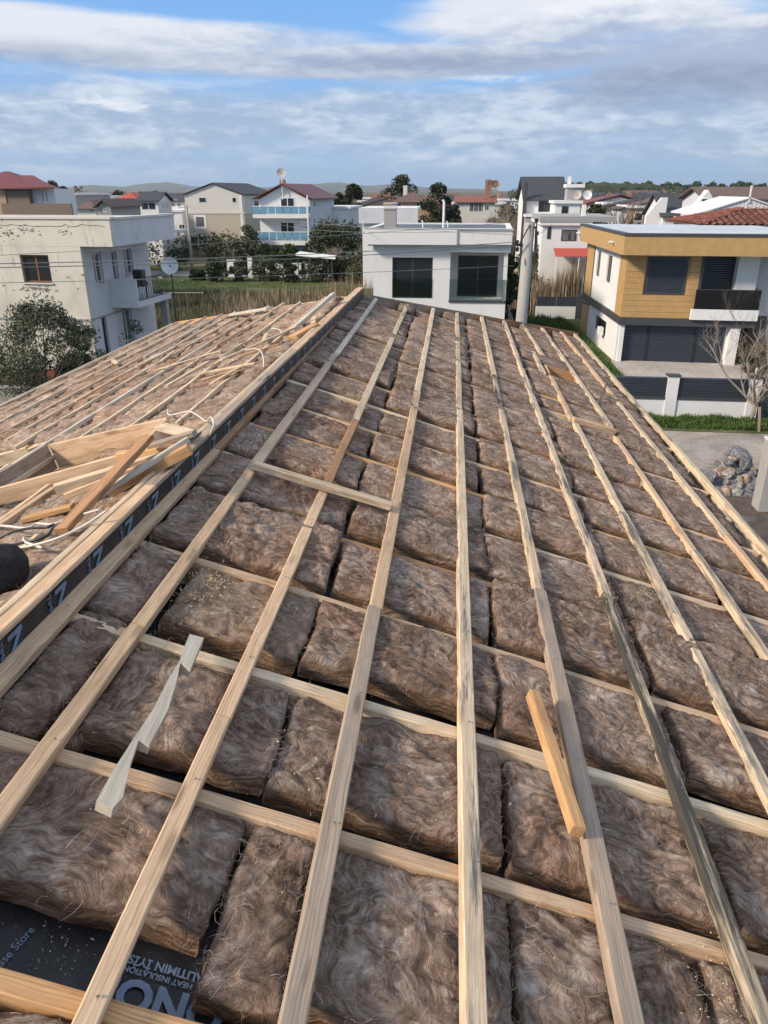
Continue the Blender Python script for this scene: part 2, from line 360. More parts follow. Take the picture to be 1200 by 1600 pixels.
def beam_mesh(name, Ln, w, h, mat, irr=.002, seg=None, taper=0.0, seed=0):
    """timber lying along local x, top face at z=0; edges eased, faces slightly uneven"""
    n = seg or max(2, min(40, int(Ln / .12))); c = min(.004, w * .12)
    prof = [(-w / 2 + c, 0), (w / 2 - c, 0), (w / 2, -c), (w / 2, -h + c), (w / 2 - c, -h), (-w / 2 + c, -h), (-w / 2, -h + c), (-w / 2, -c)]
    xs = np.linspace(-Ln / 2, Ln / 2, n + 1); V = np.zeros((n + 1, 8, 3)); s = seed * 13.7
    bow = pn(np.stack([xs * .7 + s, xs * 0 + 1.5, xs * 0], 1)) * irr * 3
    for k, (a, b) in enumerate(prof):
        j = pn(np.stack([xs * 5 + s, xs * 0 + k * .8, xs * 0 + s], 1)) * irr; j2 = pn(np.stack([xs * 4 - s, xs * 0 + k * .9, xs * 0 + 7 + s], 1)) * irr
        V[:, k, 0] = xs; V[:, k, 1] = a + j + bow; V[:, k, 2] = b + j2
    F = [(i * 8 + k, i * 8 + (k + 1) % 8, (i + 1) * 8 + (k + 1) % 8, (i + 1) * 8 + k) for i in range(n) for k in range(8)]
    m = bpy.data.meshes.new(name); F += [tuple(range(8))[::-1], tuple(n * 8 + k for k in range(8))]
    m.from_pydata(V.reshape(-1, 3).tolist(), [], F); bm = bmesh.new(); bm.from_mesh(m); bmesh.ops.recalc_face_normals(bm, faces=bm.faces); bm.to_mesh(m); bm.free()
    m.materials.append(mat); return m
_bs = [0]
def beam(name, p0, p1, w, h, up, mat, parent=None, irr=.002):
    p0 = Vector(p0); p1 = Vector(p1); _bs[0] += 1
    return link(name, beam_mesh(name, (p1 - p0).length, w, h, MAT[mat], irr, seed=_bs[0]), parent, M=frame_m(p0, p1, Vector(up)))
# boarding and membrane
def sheet(x0, x1, zf, nrm, off, yend, name, mat, thick=.0, ny=60, nx=40, wr=.004, y0=-1.6):
    g = np.zeros((nx + 1, ny + 1, 3))
    for i in range(nx + 1):
        x = x0 + (x1 - x0) * i / nx; ye = yend(x)
        for j in range(ny + 1):
            y = y0 + (ye - y0) * j / ny; p = Vector((x, y, zf(x))) + nrm * off; g[i, j] = p
    P = g.reshape(-1, 3); P[:, 2] += pn(P * np.array([3, 3, 0])) * wr
    F = [(i * (ny + 1) + j, (i + 1) * (ny + 1) + j, (i + 1) * (ny + 1) + j + 1, i * (ny + 1) + j + 1) for i in range(nx) for j in range(ny)]
    if x1 < x0: F = [f[::-1] for f in F]
    o = Vector((x0, 4, zf(x0)))
    return link(name, npmesh(name, P - np.array(o), F, mat, True), roof, M=Matrix.Translation(o))
sheet(-1.30, XE + .05, rz, NR, -.17, lambda x: hipR(x), 'membrane', MAT['membrane'])
sheet(-1.44, XEL - .05, lz, NL, -.15, lambda x: hipL(x), 'membrane', MAT['membrane'])
MAT['deck'] = plain('osb_deck_board', (.33, .23, .13), .8)
for nm, a, b, zf, nv, hp in (('deck', -1.36, XE + .02, rz, NR, hipR), ('deck', -1.38, XEL - .02, lz, NL, hipL)):
    m = MB(); P = []
    q = [(a, -1.6), (b, -1.6), (b, hp(b) - .02), (a, hp(a) - .02)]
    m.prism([tuple(Vector((x, y, zf(x))) + nv * -.215) for x, y in q], tuple(nv * .02)); m.build(nm, MAT['deck'], roof)
# far hip face, falling away behind the ridge end
zr = rz(-1.27)
m = MB(); A0 = (-1.27, 10.98, zr - .21); B0 = (XE, hipR(XE), rz(XE) - .21); C0 = (XEL, hipL(XEL), lz(XEL) - .21)
m.prism([A0, B0, (XE, 15.2, rz(XE) - .42), (XEL, 15.2, lz(XEL) - .42), C0], (0, 0, .02)); m.build('hip_deck', MAT['membrane'], roof)
MAT['bare_wall'] = wall_mat('bare_plaster_wall', (.55, .53, .49))
m = MB(); m.box(XEL + .35, XE - .35, -1.4, 14.0, 0, 6.0); m.build('wall', MAT['bare_wall'], roof)
MAT['soffit'] = plain('grey_soffit', (.45, .45, .45), .8)
m = MB(); m.prism([(XEL, -1.5, 6.12), (XE, -1.5, 6.0), (XE, 14.9, 6.0), (XEL, 14.9, 6.12)], (0, 0, .05)); m.build('soffit', MAT['soffit'], roof)

# rafters
for k in range(-5, 24):
    y = YR0 - SP + SP * k
    xa = -1.30
    if y > 10.95: xa = (y - 10.95) / .953 - 1.27
    if xa > XE - .2: break
    p0 = Vector((xa, y, rz(xa))) + NR * -.045; p1 = Vector((XE + .02, y, rz(XE + .02))) + NR * -.045
    beam('rafter', p0, p1, .05, .13, NR, ['orange', 'pine', 'pale', 'pine', 'rust', 'pale'][k % 6] if k > 0 else 'orange', roof, .002)
for k in range(-5, 24):
    y = YR0 - SP + SP * k + .1
    xa = -1.42
    if y > 10.7: xa = -1.25 - (y - 10.7) / .92
    if xa < XEL + .2: break
    p0 = Vector((xa, y, lz(xa))) + NL * -.05; p1 = Vector((XEL - .02, y, lz(XEL - .02))) + NL * -.05
    beam('rafter', p1, p0, .05, .10, NL, 'pale', roof, .002)

# battens of the right slope: sight line (px,py)-(px,py), break rows, one timber kind per piece
NAILMB = {}
def nails(o, ys, X, zf, nrm):
    m = MB()
    for y in ys:
        for dx in (.006,):
            c = Vector((X(y) + dx * random.uniform(.4, 1.2), y + random.uniform(-.012, .012), 0)); c.z = zf(c.x); c = c + nrm * .0012
            ring = []
            for q in range(6):
                th = q * math.pi / 3; ring.append(tuple(c + Vector((math.cos(th), math.sin(th), 0)) * .0042))
            m.add(ring, [tuple(range(6))])
    if m.v: tag(m.build('nail_head', MAT['nail'], o), kind='stuff')
MAT['nail'] = plain('dull_steel', (.22, .21, .20), .4, .8)
def batten(a, b, breaks, mats, w=.055, h=.042, ext=True, yend=None, zoff=0.0):
    A = rp(*a); B = rp(*b); d = (B - A).normalized()
    if ext: A = A + d * ((-1.0 - A.y) / d.y)
    if yend is not None: B = A + d * ((yend - A.y) / d.y)
    ys = [A.y]
    for py in breaks:
        px = a[0] + (b[0] - a[0]) * (py - a[1]) / (b[1] - a[1]); ys.append(rp(px, py).y)
    ys.append(B.y)
    for i, mt in enumerate(mats):
        q0 = A + d * ((ys[i] - A.y) / d.y); q1 = A + d * ((ys[i + 1] - A.y) / d.y)
        j = NR * random.uniform(-.003, .004) + NR * zoff + Vector((random.uniform(-.004, .004) if len(mats) > 1 else 0, 0, 0))
        ww = w * random.uniform(.95, 1.06) * (1.14 if mt == 'aged' else 1)
        o = beam('batten', q0 + d * .0015 + j, q1 - d * .0015 + j, ww, h, NR, mt, roof, .002 if mt in ('mould', 'aged', 'speck') else .0016)
        if ys[i] < 6:
            X = lambda y, q0=q0, d=d: q0.x + d.x / d.y * (y - q0.y)
            rows = [YR0 - SP + SP * k for k in range(-1, 9)]; rows = [y for y in rows if max(ys[i], .5) + .05 < y < ys[i + 1] - .05]
            nails(o, rows, X, lambda x, j=j: rz(x) + j.z + .004, NR)
batten((0, 1055), (556, 468), [700], ['pine', 'rust'], .068)
batten((197, 1000), (588, 466), [975, 735, 552], ['pine', 'pine', 'aged', 'white_wood'], .055)
batten((131, 1600), (637, 475), [1118, 765, 655], ['pine', 'pine', 'rust', 'pale'], .054)
batten((460, 1600), (678, 481), [947, 745, 610], ['aged', 'pine', 'pine', 'pale'], .056)
batten((744, 1600), (715, 487), [882, 640], ['speck', 'pale', 'pale'], .056)
batten((993, 1600), (752, 492), [920, 640, 585], ['aged', 'speck', 'mould', 'pale'], .056)
batten((1185, 1555), (787, 500), [928, 700], ['mould', 'speck', 'speck'], .056)
batten((1197, 1225), (900, 661), [960, 800], ['speck', 'speck', 'pale'], .056)
batten((895, 654), (861, 587), [], ['pine'], .056, ext=False)
batten((850, 582), (834, 550), [], ['speck'], .056, ext=False, zoff=.006)
batten((849, 555), (816, 504), [], ['pale'], .056, ext=False)
batten((1186, 1005), (962, 681), [860], ['speck', 'pine'], .056)
batten((955, 664), (847, 512), [600], ['pale', 'speck'], .056, ext=False)
batten((1200, 912), (877, 518), [836, 620], ['pine', 'pale', 'pine'], .058)
batten((1200, 857), (898, 521), [790, 690, 600], ['speck', 'pale', 'speck', 'pale'], .060, .05)
# eave board under the last batten, and hip boards
e0 = rp(1200, 857); beam('eave_board', Vector((XE + .07, -1.0, rz(XE + .07) - .05)), Vector((XE + .07, 14.2, rz(XE + .07) - .05)), .028, .14, NR, 'speck', roof)
h0 = Vector((-1.27, 11.06, rz(-1.27) + .01)); h1 = Vector((XE + .03, hipR(XE) + .07, rz(XE) + .01))
beam('hip_board', h0, h0.lerp(h1, .45), .06, .16, (0, 0, 1), 'aged', roof, .004); beam('hip_board', h0.lerp(h1, .452), h1, .06, .16, (0, 0, 1), 'rust', roof, .004)
h2 = Vector((XEL, hipL(XEL) + .07, lz(XEL) + .0)); h0b = Vector((-1.30, 10.9, rz(-1.30) + .0))
beam('hip_board', h0b, h0b.lerp(h2, .47), .06, .16, (0, 0, 1), 'pine', roof, .004); beam('hip_board', h0b.lerp(h2, .472), h2, .06, .16, (0, 0, 1), 'orange', roof, .004)

# ridge beam: membrane wrapped, two timbers on top
def rline(dx, dz, y): return Vector((ridge_x(y) + dx, y, 8.8 - 1.253 + dz - (y - 2) * .001))
cuts = [-1.0, 3.15, 6.4, 8.9, 10.98]
for a, b, mt in zip(cuts[:-1], cuts[1:], ('pine', 'aged', 'pine', 'pine')):
    beam('ridge_board', rline(.0135, 0, a + .0015), rline(.0135, 0, b - .0015), .058, .022, (0, 0, 1), mt, roof, .003)
cuts = [-1.0, 4.4, 10.98]
for a, b, mt in zip(cuts[:-1], cuts[1:], ('pale', 'pale')):
    beam('ridge_board', rline(-.034, -.004, a + .0015), rline(-.034, -.004, b - .0015), .032, .07, (0, 0, 1), mt, roof, .003)
m = MB(); n = 60
for i in range(n):
    ya = -1.0 + 12.0 * i / n; yb = -1.0 + 12.0 * (i + 1) / n
    P = [rline(-.016, -.023, ya), rline(.041, -.023, ya), rline(.043, -.20, ya), rline(-.016, -.20, ya)]; Q = [rline(-.016, -.023, yb), rline(.041, -.023, yb), rline(.043, -.20, yb), rline(-.016, -.20, yb)]
    m.add([tuple(p) for p in P + Q], [(0, 4, 5, 1), (1, 5, 6, 2), (2, 6, 7, 3), (3, 7, 4, 0)])
wrap = m.build('ridge_membrane', MAT['membrane'], roof)
# flat print on the membranes
def text(body, size, origin, xd, yd, parent, sx=1.0, bold=.0):
    cu = bpy.data.curves.new('print', 'FONT'); cu.body = body; cu.size = size; cu.offset = bold; cu.resolution_u = 3
    o = bpy.data.objects.new('print', cu); C.objects.link(o)
    me = bpy.data.meshes.new_from_object(o.evaluated_get(bpy.context.evaluated_depsgraph_get())); bpy.data.objects.remove(o); bpy.data.curves.remove(cu)
    me.materials.clear(); me.materials.append(MAT['print'])
    x = Vector(xd).normalized(); y = Vector(yd).normalized(); z = x.cross(y)
    M = Matrix((x * sx, y, z)).transposed().to_4x4(); M.translation = Vector(origin) + z * .0022
    return link('printed_lettering', me, parent, M=M)
def ridge_face(y, d): return Vector((ridge_x(y) + .0425, y, 8.8 - 1.253 - (y - 2) * .001 - .024 - d))
tmp = [(102, 915), (152, 868), (198, 822)]
def face_y(px, py):
    d = sight(px, py); t = (-1.345) / d.x; return (d * t).y
y1 = face_y(22, 992)
STEP = (face_y(198, 822) - y1) / 3.0
for i in range(-3, 30):
    y = y1 + STEP * i
    if y > 10.4: break
    text('N', .112, ridge_face(y - .030, .006), (0, 0, -1), (0, 1, 0), wrap, .95, .004)
    text('TIMINI', .032, ridge_face(y - .085, .006), (0, 0, -1), (0, 1, 0), wrap, 1.0, .0006)
mem = [o for o in C.objects if o.name.startswith('membrane')][0]
def mprint(body, size, xend, y, bold=.001, sx=1.0):
    """upside-down lettering whose last character ends at x = xend"""
    o = text(body, size, Vector((xend, y, rz(xend))) + NR * -.1655, -AR, (0, -1, 0), mem, sx, bold)
    w = max(v.co.x for v in o.data.vertices) * sx * .958
    b = o.matrix_basis.copy(); b.translation += AR * w; o.matrix_basis = b
def print_block(x, y):
    mprint('ISI YALITIMIN İYİSİ', .030, x, y + .068, .0008); mprint('HEAT INSULATION', .020, x + .005, y + .040, .0004); mprint('ONOS', .105, x - .03, y + .012, .004)
print_block(-.675, 1.133)
for x, y in ((-.95, 2.275), (-.72, 2.30), (-.62, 1.70), (.30, 1.72), (.62, 2.33), (.36, 3.0), (.05, 2.33), (-.4, 3.62), (-.9, 2.92)):
    mprint('ISI YALITIMIN İYİSİ', .034, x, y + .045, .0010); mprint('ONOS', .10, x + .05, y, .004)
text('Please Store', .028, Vector((-.93, 1.06, rz(-.93))) + NR * -.1655, (.25, 1, -.07), (-1, .25, .30), mem)
# ------------------------------------------------------------------ insulation batts
def batt_mesh(name, lx, ly, T, res, mat, seed, amp=1.0, ragged=1.0):
    nx = max(4, int(lx / res)); ny = max(4, int(ly / res)); k = max(2, int(T / max(res, .018)))
    ux = np.concatenate([np.arange(-k, 0), np.linspace(0, nx, nx + 1), nx + np.arange(1, k + 1)]); uy = np.concatenate([np.arange(-k, 0), np.linspace(0, ny, ny + 1), ny + np.arange(1, k + 1)])
    A, B = np.meshgrid(ux, uy, indexing='ij'); x = np.clip(A, 0, nx) / nx * lx - lx / 2; y = np.clip(B, 0, ny) / ny * ly - ly / 2
    ox = np.where(A < 0, A, np.where(A > nx, A - nx, 0)) / k; oy = np.where(B < 0, B, np.where(B > ny, B - ny, 0)) / k
    dep = np.maximum(abs(ox), abs(oy)); z = -dep * T
    ex = (lx / 2 - abs(x)); ey = (ly / 2 - abs(y)); e = np.minimum(ex, ey)
    z = z - .009 * amp * np.exp(-(e / .012) ** 1.0) * (dep == 0) - .009 * amp * (dep > 0)
    side = dep > 0; bul = np.sin(np.clip(dep, 0, 1) * math.pi) * .006
    x = x + np.sign(ox) * bul; y = y + np.sign(oy) * bul
    P = np.stack([x.ravel(), y.ravel(), z.ravel()], 1); sd = np.array([seed * 3.17, seed * 1.71, seed * .93])
    wv = np.stack([pn(P * 3 + sd), pn(P * 3 + sd + 9), pn(P * 3 + sd + 21)], 1)
    Q = P + wv * .12
    n0 = pn(P * 2.3 + sd); n1 = pn(Q * np.array([7, 12, 9]) + sd + 5); n2 = 1 - 2 * abs(pn(Q * np.array([11, 24, 20]) + sd + 40)); n3 = pn(Q * np.array([34, 50, 50]) + sd)
    D = (.015 * n0 + .015 * n1 + .011 * n2 * (1 if res < .03 else .7) + (.006 * n3 if res < .02 else 0)) * amp
    w = (dep.ravel() == 0)
    P[:, 2] += D * np.where(w, 1, .3)
    P[:, 0] += np.where(abs(ox.ravel()) > 0, np.sign(ox.ravel()) * D * .45, 0); P[:, 1] += np.where(abs(oy.ravel()) > 0, np.sign(oy.ravel()) * D * .45, 0)
    # ragged outline and curling corners
    eg = np.exp(-e.ravel() / .05); r1 = pn(P * np.array([6, 6, 0]) + sd + 77); r2 = pn(P * np.array([6, 6, 0]) + sd + 99)
    P[:, 0] += eg * r1 * .016 * ragged; P[:, 1] += eg * r2 * .016 * ragged; P[:, 2] += eg * pn(P * np.array([2.5, 2.5, 0]) + sd + 5) * .010 * ragged
    ln = len(uy); I, J = np.meshgrid(np.arange(len(ux) - 1), np.arange(ln - 1), indexing='ij')
    a = (I * ln + J).ravel(); F = np.stack([a, a + ln, a + ln + 1, a + 1], 1)
    return npmesh(name, P, F, mat, True), P[w], D[w]
def strands(name, pts, n, ln, wd, parent, M, seed):
    """loose fibres standing out of the wool: curled ribbons"""
    g = np.random.default_rng(seed); idx = g.integers(0, len(pts), n); b = pts[idx] + g.normal(0, .006, (n, 3)); K = 5
    th = g.uniform(0, 6.28, n); el = g.uniform(-.1, .75, n) ; L0 = g.uniform(.4, 1.3, n) * ln; cur = g.normal(0, .45, n); ce = g.normal(-.35, .5, n)
    P = np.zeros((n, K, 2, 3)); p = b.copy()
    for i in range(K):
        d = np.stack([np.cos(th) * np.cos(el), np.sin(th) * np.cos(el), np.sin(el)], 1); sdv = np.stack([-np.sin(th), np.cos(th), np.zeros(n)], 1) * (wd * (1 - i / (K - .6)) * g.uniform(.6, 1.3, n))[:, None]
        P[:, i, 0] = p - sdv; P[:, i, 1] = p + sdv; p = p + d * (L0 / (K - 1))[:, None]; th = th + cur; el = el + ce * .5
    V = P.reshape(-1, 3); base = np.arange(n)[:, None] * K * 2; q = np.array([[2 * i, 2 * i + 1, 2 * i + 3, 2 * i + 2] for i in range(K - 1)])
    F = (base[:, :, None] + q[None]).reshape(-1, 4)
    return tag(link(name, npmesh(name, V, F, MAT['strand']), parent, M=M), kind='stuff')
def put_batt(side, x0, x1, y0, y1, top, T, mat, label, group, seed, yaw=0, tiltx=0, fib=0):
    xm = (x0 + x1) / 2; ym = (y0 + y1) / 2; near = ym < 3.4 and side == 'R'
    res = .012 if near else (.02 if ym < 5.2 else .036 if ym < 8 else .055)
    if side == 'L': res = .022 if ym < 5 else .036 if ym < 8 else .055
    lx = abs(x1 - x0) * 1.04; ly = y1 - y0
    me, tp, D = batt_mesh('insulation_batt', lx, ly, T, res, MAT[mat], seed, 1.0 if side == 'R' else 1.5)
    if side == 'R': ax, nz, zf = AR, NR, rz(xm)
    else: ax, nz, zf = -AL, NL, lz(xm)
    M = Matrix((ax, Vector((0, 1, 0)), nz)).transposed().to_4x4(); M.translation = Vector((xm, ym, zf)) + nz * top
    M = M @ Matrix.Rotation(yaw, 4, 'Z') @ Matrix.Rotation(tiltx, 4, 'X')
    o = tag(link('insulation_batt', me, None, M=M), label, 'insulation', group)
    if fib:
        hi = tp[D > np.quantile(D, .45)]; ed = tp[(abs(tp[:, 1]) > ly / 2 - .02) | (abs(tp[:, 0]) > lx / 2 - .02)]
        strands('loose_fibre', np.concatenate([hi, ed, ed]), fib, .06, .0006, o, M, seed)
    return o
cols = [-1.24, -.50, .262, 1.005, 1.745, 2.33]
CN = ['against the ridge', 'in the second column from the ridge', 'in the middle column', 'in the second column from the eave', 'along the right eave']
GR = 'mineral wool batts on the right slope'; GL = 'mineral wool batts on the left slope'
sd = 0
for k in range(-4, 22):
    ya = YR0 - SP + SP * k + .03; yb = ya + SP - .06
    cl = list(cols)
    if k == 0: cl = [-1.24, -.505, -.305, .243, .80, 1.30, 1.745, 2.33]
    for c in range(len(cl) - 1):
        sd += 1; random.seed(sd * 31 + 5)
        x0, x1 = cl[c] + .010 + random.uniform(-.008, .016), cl[c + 1] - .012 - random.choice([0, 0, 0, .014]) + random.uniform(-.010, .010)
        if c == 0: x0 = -1.30 + random.uniform(0, .03)
        gap = .108 + random.uniform(-.03, .03); far = random.uniform(-.012, .006)
        y0, y1 = ya + gap, yb + far; top = -.072 + random.uniform(-.010, .010)
        if k >= 2: y1 = yb + .012; top = -.044 + random.uniform(-.012, .012)
        if k >= 3: gap = random.uniform(.075, .12); y0 = ya + gap
        if k >= 3 and random.random() < (.35 if k < 7 else .6): y1 = yb + .06; top = -.026 + random.uniform(-.006, .010)   # swollen over the rafter
        if k >= 8: y0 = ya + random.uniform(.08, .13); top += .008
        if k == 10 and c == 3: y1 = 7.44
        if y1 > 10.9:                              # cut along the hip
            xh = -1.27 + (yb - 11.0) / .953
            if xh > x1 - .12: continue
            x0 = max(x0, xh + .06)
        if k == 0 and c == 0: y0 = 1.245; y1 = yb + .02; x1 = -.520; x0 = -1.23
        if k == 0 and c == 1: y0 = 1.11; x0 = -.492
        if k == 1 and c == 0: x0 = -1.10
        if k in (1, 2) and c == 0: x0 = -1.09 + .03 * k
        if k == 14 and c == 3: x1 = 1.24
        lab = None
        if k < 0:
            if k == -1: pass
        if k >= 0:
            row = ORD[k] if k < len(ORD) else 'last'
            if k == 0:
                lab = ['wide brown wool batt at lower left with bare printed membrane below it', 'narrow brown wool batt in the nearest row beside the bare membrane', 'large swirled brown wool batt in the nearest row, third from the left',
                       'brown wool batt in the nearest row, right of the spotted pale batten', 'brown wool batt in the nearest row, left of the mould stained batten', 'brown wool batt in the nearest row, right of the mould stained batten', 'brown wool batt in the nearest row along the right eave'][c]
            else: lab = 'brown wool batt %s, %s row up the right slope' % (CN[c], row)
        else: lab = 'brown wool batt %s, %s row below the frame edge' % (CN[min(c, 4)], ORD[-k - 1])
        if k < -1: continue
        mt = 'wool_dust' if (k, c) in ((2, 0),) else 'wool'
        fib = (380 if k <= 1 else 260 if k <= 3 else 120 if k <= 6 else 40 if k < 12 else 0) if k >= 0 else 200
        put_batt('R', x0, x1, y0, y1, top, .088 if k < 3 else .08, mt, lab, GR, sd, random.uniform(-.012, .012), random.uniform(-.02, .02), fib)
# offcuts squeezed in beside the ridge
for i, (x0, x1, y0, y1, top, yaw, lab) in enumerate([(-1.30, -1.14, 1.70, 2.30, -.06, -.06, 'long brown offcut of wool lying beside the ridge batten, nearest the viewer'), (-1.14, -1.06, 1.72, 2.14, -.085, .05, 'thin brown offcut of wool between the ridge offcut and the second row batt'),
        (-1.30, -1.10, 2.36, 2.86, -.055, -.12, 'twisted brown wool offcut beside the ridge in the third row'), (-1.27, -1.13, 6.12, 6.50, -.02, .3, 'rolled wool offcut sticking up beside the ridge'), (-1.26, -1.12, 5.0, 5.42, -.02, -.2, 'crumpled wool offcut beside the ridge halfway up')]):
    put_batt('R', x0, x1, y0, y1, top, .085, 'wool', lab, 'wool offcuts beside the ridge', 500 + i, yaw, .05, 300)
# left slope: thinner, swollen over the rafters
colsL = [-1.50, -2.25, -3.0, -3.75, -4.5, -5.24]
CL = ['beside the ridge', 'second from the ridge', 'in the middle', 'second from the eave', 'along the left eave']
for k in range(0, 22):
    ya = YR0 - SP + SP * k + .10; yb = ya + SP
    for c in range(5):
        sd += 1; random.seed(sd * 17 + 3); x1, x0 = colsL[c] - .01, colsL[c + 1] + .01
        if yb > 10.7:
            xh = -1.25 - (yb - 10.7) / .92
            if xh < x0 + .15: continue
            x1 = min(x1, xh - .05)
        ymid = ya + .3
        if c >= 2 and 4.3 < ymid < 5.7 and not (c == 2 and ymid > 5.2): continue
        if c == 3 and ymid < 6.0 and ymid > 4.3: continue
        if c == 1 and 3.8 < ymid < 4.6: continue
        top = -.030 + random.uniform(-.012, .014)
        put_batt('L', x0, x1, ya + random.uniform(.01, .06), yb - random.uniform(-.03, .02), top, .07, 'wool_left', 'sun tinted pale wool batt %s, %s row up the left slope' % (CL[c], ORD[k]), GL, sd, random.uniform(-.03, .03), random.uniform(-.05, .05), 260 if ymid < 5 else 120 if ymid < 9 else 0)
# ------------------------------------------------------------------ battens and timber on the left slope
XL = [-1.77, -2.21, -2.61, -2.93, -3.31, -3.65, -3.97, -4.42, -4.78, -5.21]
for i, x in enumerate(XL):
    ye = hipL(x) - .06; y0 = -1.0; pts = [y0]
    if -3.0 > x > -4.2: y0 = 5.06 + (-3.07 - x) * 1.28 - .1
    elif x <= -4.2: y0 = 3.5
    elif x > -2.65 and x < -2.5: y0 = -1.0
    if x == -1.77: segs = [(-1.0, 2.9), (4.62, 7.4), (7.42, ye - .2)]
    elif x == -2.21: segs = [(-1.0, 3.75), (4.62, 8.0), (8.02, ye - .3)]
    elif y0 > 4: segs = [(y0, 8.3 + i * .2), (8.32 + i * .2, ye)]
    else: segs = [(y0, 4.6), (4.62, 9.0), (9.02, ye)]
    for a, b in segs:
        if b < a + .1: continue
        dx = random.uniform(-.015, .015)
        beam('batten', Vector((x + dx, a, lz(x + dx))) + NL * .004, Vector((x - dx, b, lz(x - dx))) + NL * .012, .034, .034, NL, random.choice(['pale', 'pale', 'white_wood', 'pine']), roof, .004)
beam('eave_board', Vector((XEL, -1.0, lz(XEL) + .01)), Vector((XEL, 14.3, lz(XEL) + .01)), .035, .13, NL, 'white_wood', roof)
q0 = lp(-45, 638, -.05); q1 = lp(53, 699, -.05); beam('trimmer', q0, q1, .09, .04, NL, 'pine', roof)
# skylight box
sk = thing('skylight_frame', lp(88, 712), 'open skylight frame of upright pine boards on the left slope', 'skylight frame')
cA = Vector((-2.57, 4.53, lz(-2.57))); cB = Vector((-1.72, 4.42, lz(-1.72))); cC = Vector((-2.66, 3.55, lz(-2.66))); cD = Vector((-1.66, 3.62, lz(-1.66)))
UP = NL * .085
for a, b, mt, hh in ((cA, cB, 'pine', .17), (cA + Vector((-.03, -.02, 0)), cC, 'aged', .17), (cC + Vector((.12, .22, .0)), cD + Vector((.1, .25, 0)), 'pine', .10), (cB + Vector((.0, -.03, 0)), cD + Vector((0, .25, 0)), 'pine', .10)):
    beam('board', a + UP, b + UP, .032, hh, NL, mt, sk)
def plank(label, a, b, w, h, mat, cat='plank', name='loose_plank', pf=lp, up=NL, group='loose timber on the left slope'):
    o = beam(name, pf(*a), pf(*b), w, h, up, mat); tag(o, label, cat, group); return o
plank('reddish brown plank leaning across the skylight frame', (228, 681, .20), (92, 826, .05), .075, .028, 'rust')
plank('long orange pine beam with a dark sawn end beside the ridge', (164, 762, .03), (292, 694, .12), .055, .055, 'orange')
plank('short yellow pine block lying under the brown plank', (185, 706, .12), (282, 694, .12), .05, .05, 'orange')
plank('grey weathered plank end resting near the ridge', (232, 694, .14), (302, 673, .15), .06, .03, 'aged')
plank('short pale board lying above the skylight frame', (250, 664, .13), (297, 675, .13), .075, .022, 'pale')
plank('long thin pale lath from the frame towards the ridge', (150, 771, .06), (292, 683, .14), .03, .03, 'white_wood')
plank('long pine beam lying along the skylight frame', (84, 757, .12), (262, 704, .10), .06, .06, 'pale')
plank('second pale lath crossing the skylight opening', (100, 771, .07), (230, 722, .10), .03, .03, 'pine')
plank('small upright pine block at the frame corner', (241, 690, .02), (243, 676, .12), .045, .045, 'aged', 'block')
plank('flat yellow offcut on the wool by the black and white cables', (36, 808, .02), (112, 788, .02), .06, .025, 'orange')
plank('pale batten lying crooked in the lower left corner', (-20, 829, .02), (84, 760, .03), .05, .045, 'pine')
plank('yellow offcut lying near the far end of the ridge', (455, 525, .03), (490, 506, .05), .13, .03, 'orange')
plank('dark weathered offcut beside the yellow one near the ridge', (474, 506, .03), (505, 492, .05), .08, .04, 'aged')
plank('small pine block standing near the far end of the ridge', (488, 505, .02), (491, 493, .06), .06, .05, 'pine', 'block')
plank('thin lath lying askew halfway up the left slope', (312, 582, .03), (398, 566, .04), .03, .02, 'pale')
plank('second thin lath lying askew halfway up the left slope', (316, 593, .03), (378, 572, .04), .03, .02, 'pine')
plank('pale lath pointing past the ridge end at the top of the left slope', (455, 513, .05), (520, 457, .16), .06, .04, 'white_wood')
plank('long lath crossing the first battens on the left slope', (345, 561, .05), (462, 510, .06), .035, .02, 'pale')
plank('pale board on the far hip of the left slope', (362, 490, .06), (420, 480, .06), .12, .03, 'white_wood')
g = random.Random(12)
for i in range(16):
    x = g.uniform(-4.6, -1.7); y = g.uniform(5.2, 9.8); a = g.gauss(0, .35) + (0 if g.random() < .6 else 1.2); ln = g.uniform(.35, 1.1)
    p = Vector((x, y, lz(x))) + NL * .03; q = Vector((x + ln * math.sin(a), y + ln * math.cos(a), 0)); q.z = lz(q.x); q = q + NL * g.uniform(.03, .07)
    if q.x > -1.55: continue
    mt = g.choice(['pale', 'pine', 'orange', 'white_wood']); ow = g.choice([.02, .03, .05])
    lb = '%s %s %s, %s' % ({.02: 'very thin', .03: 'thin', .05: 'flat'}[ow], {'pale': 'pale yellow', 'pine': 'tan', 'orange': 'orange', 'white_wood': 'whitish'}[mt], 'splinter of wood' if ln < .6 else 'wood offcut',
        ('near the skylight frame' if y < 6.5 else 'halfway up the left slope' if y < 8.2 else 'high on the left slope') + (' close to the ridge' if x > -2.6 else ' towards the eave' if x < -3.6 else ''))
    tag(beam('thin_offcut', p, q, ow, g.choice([.012, .02]), NL, mt), lb, 'offcut', 'thin offcuts scattered on the left slope')
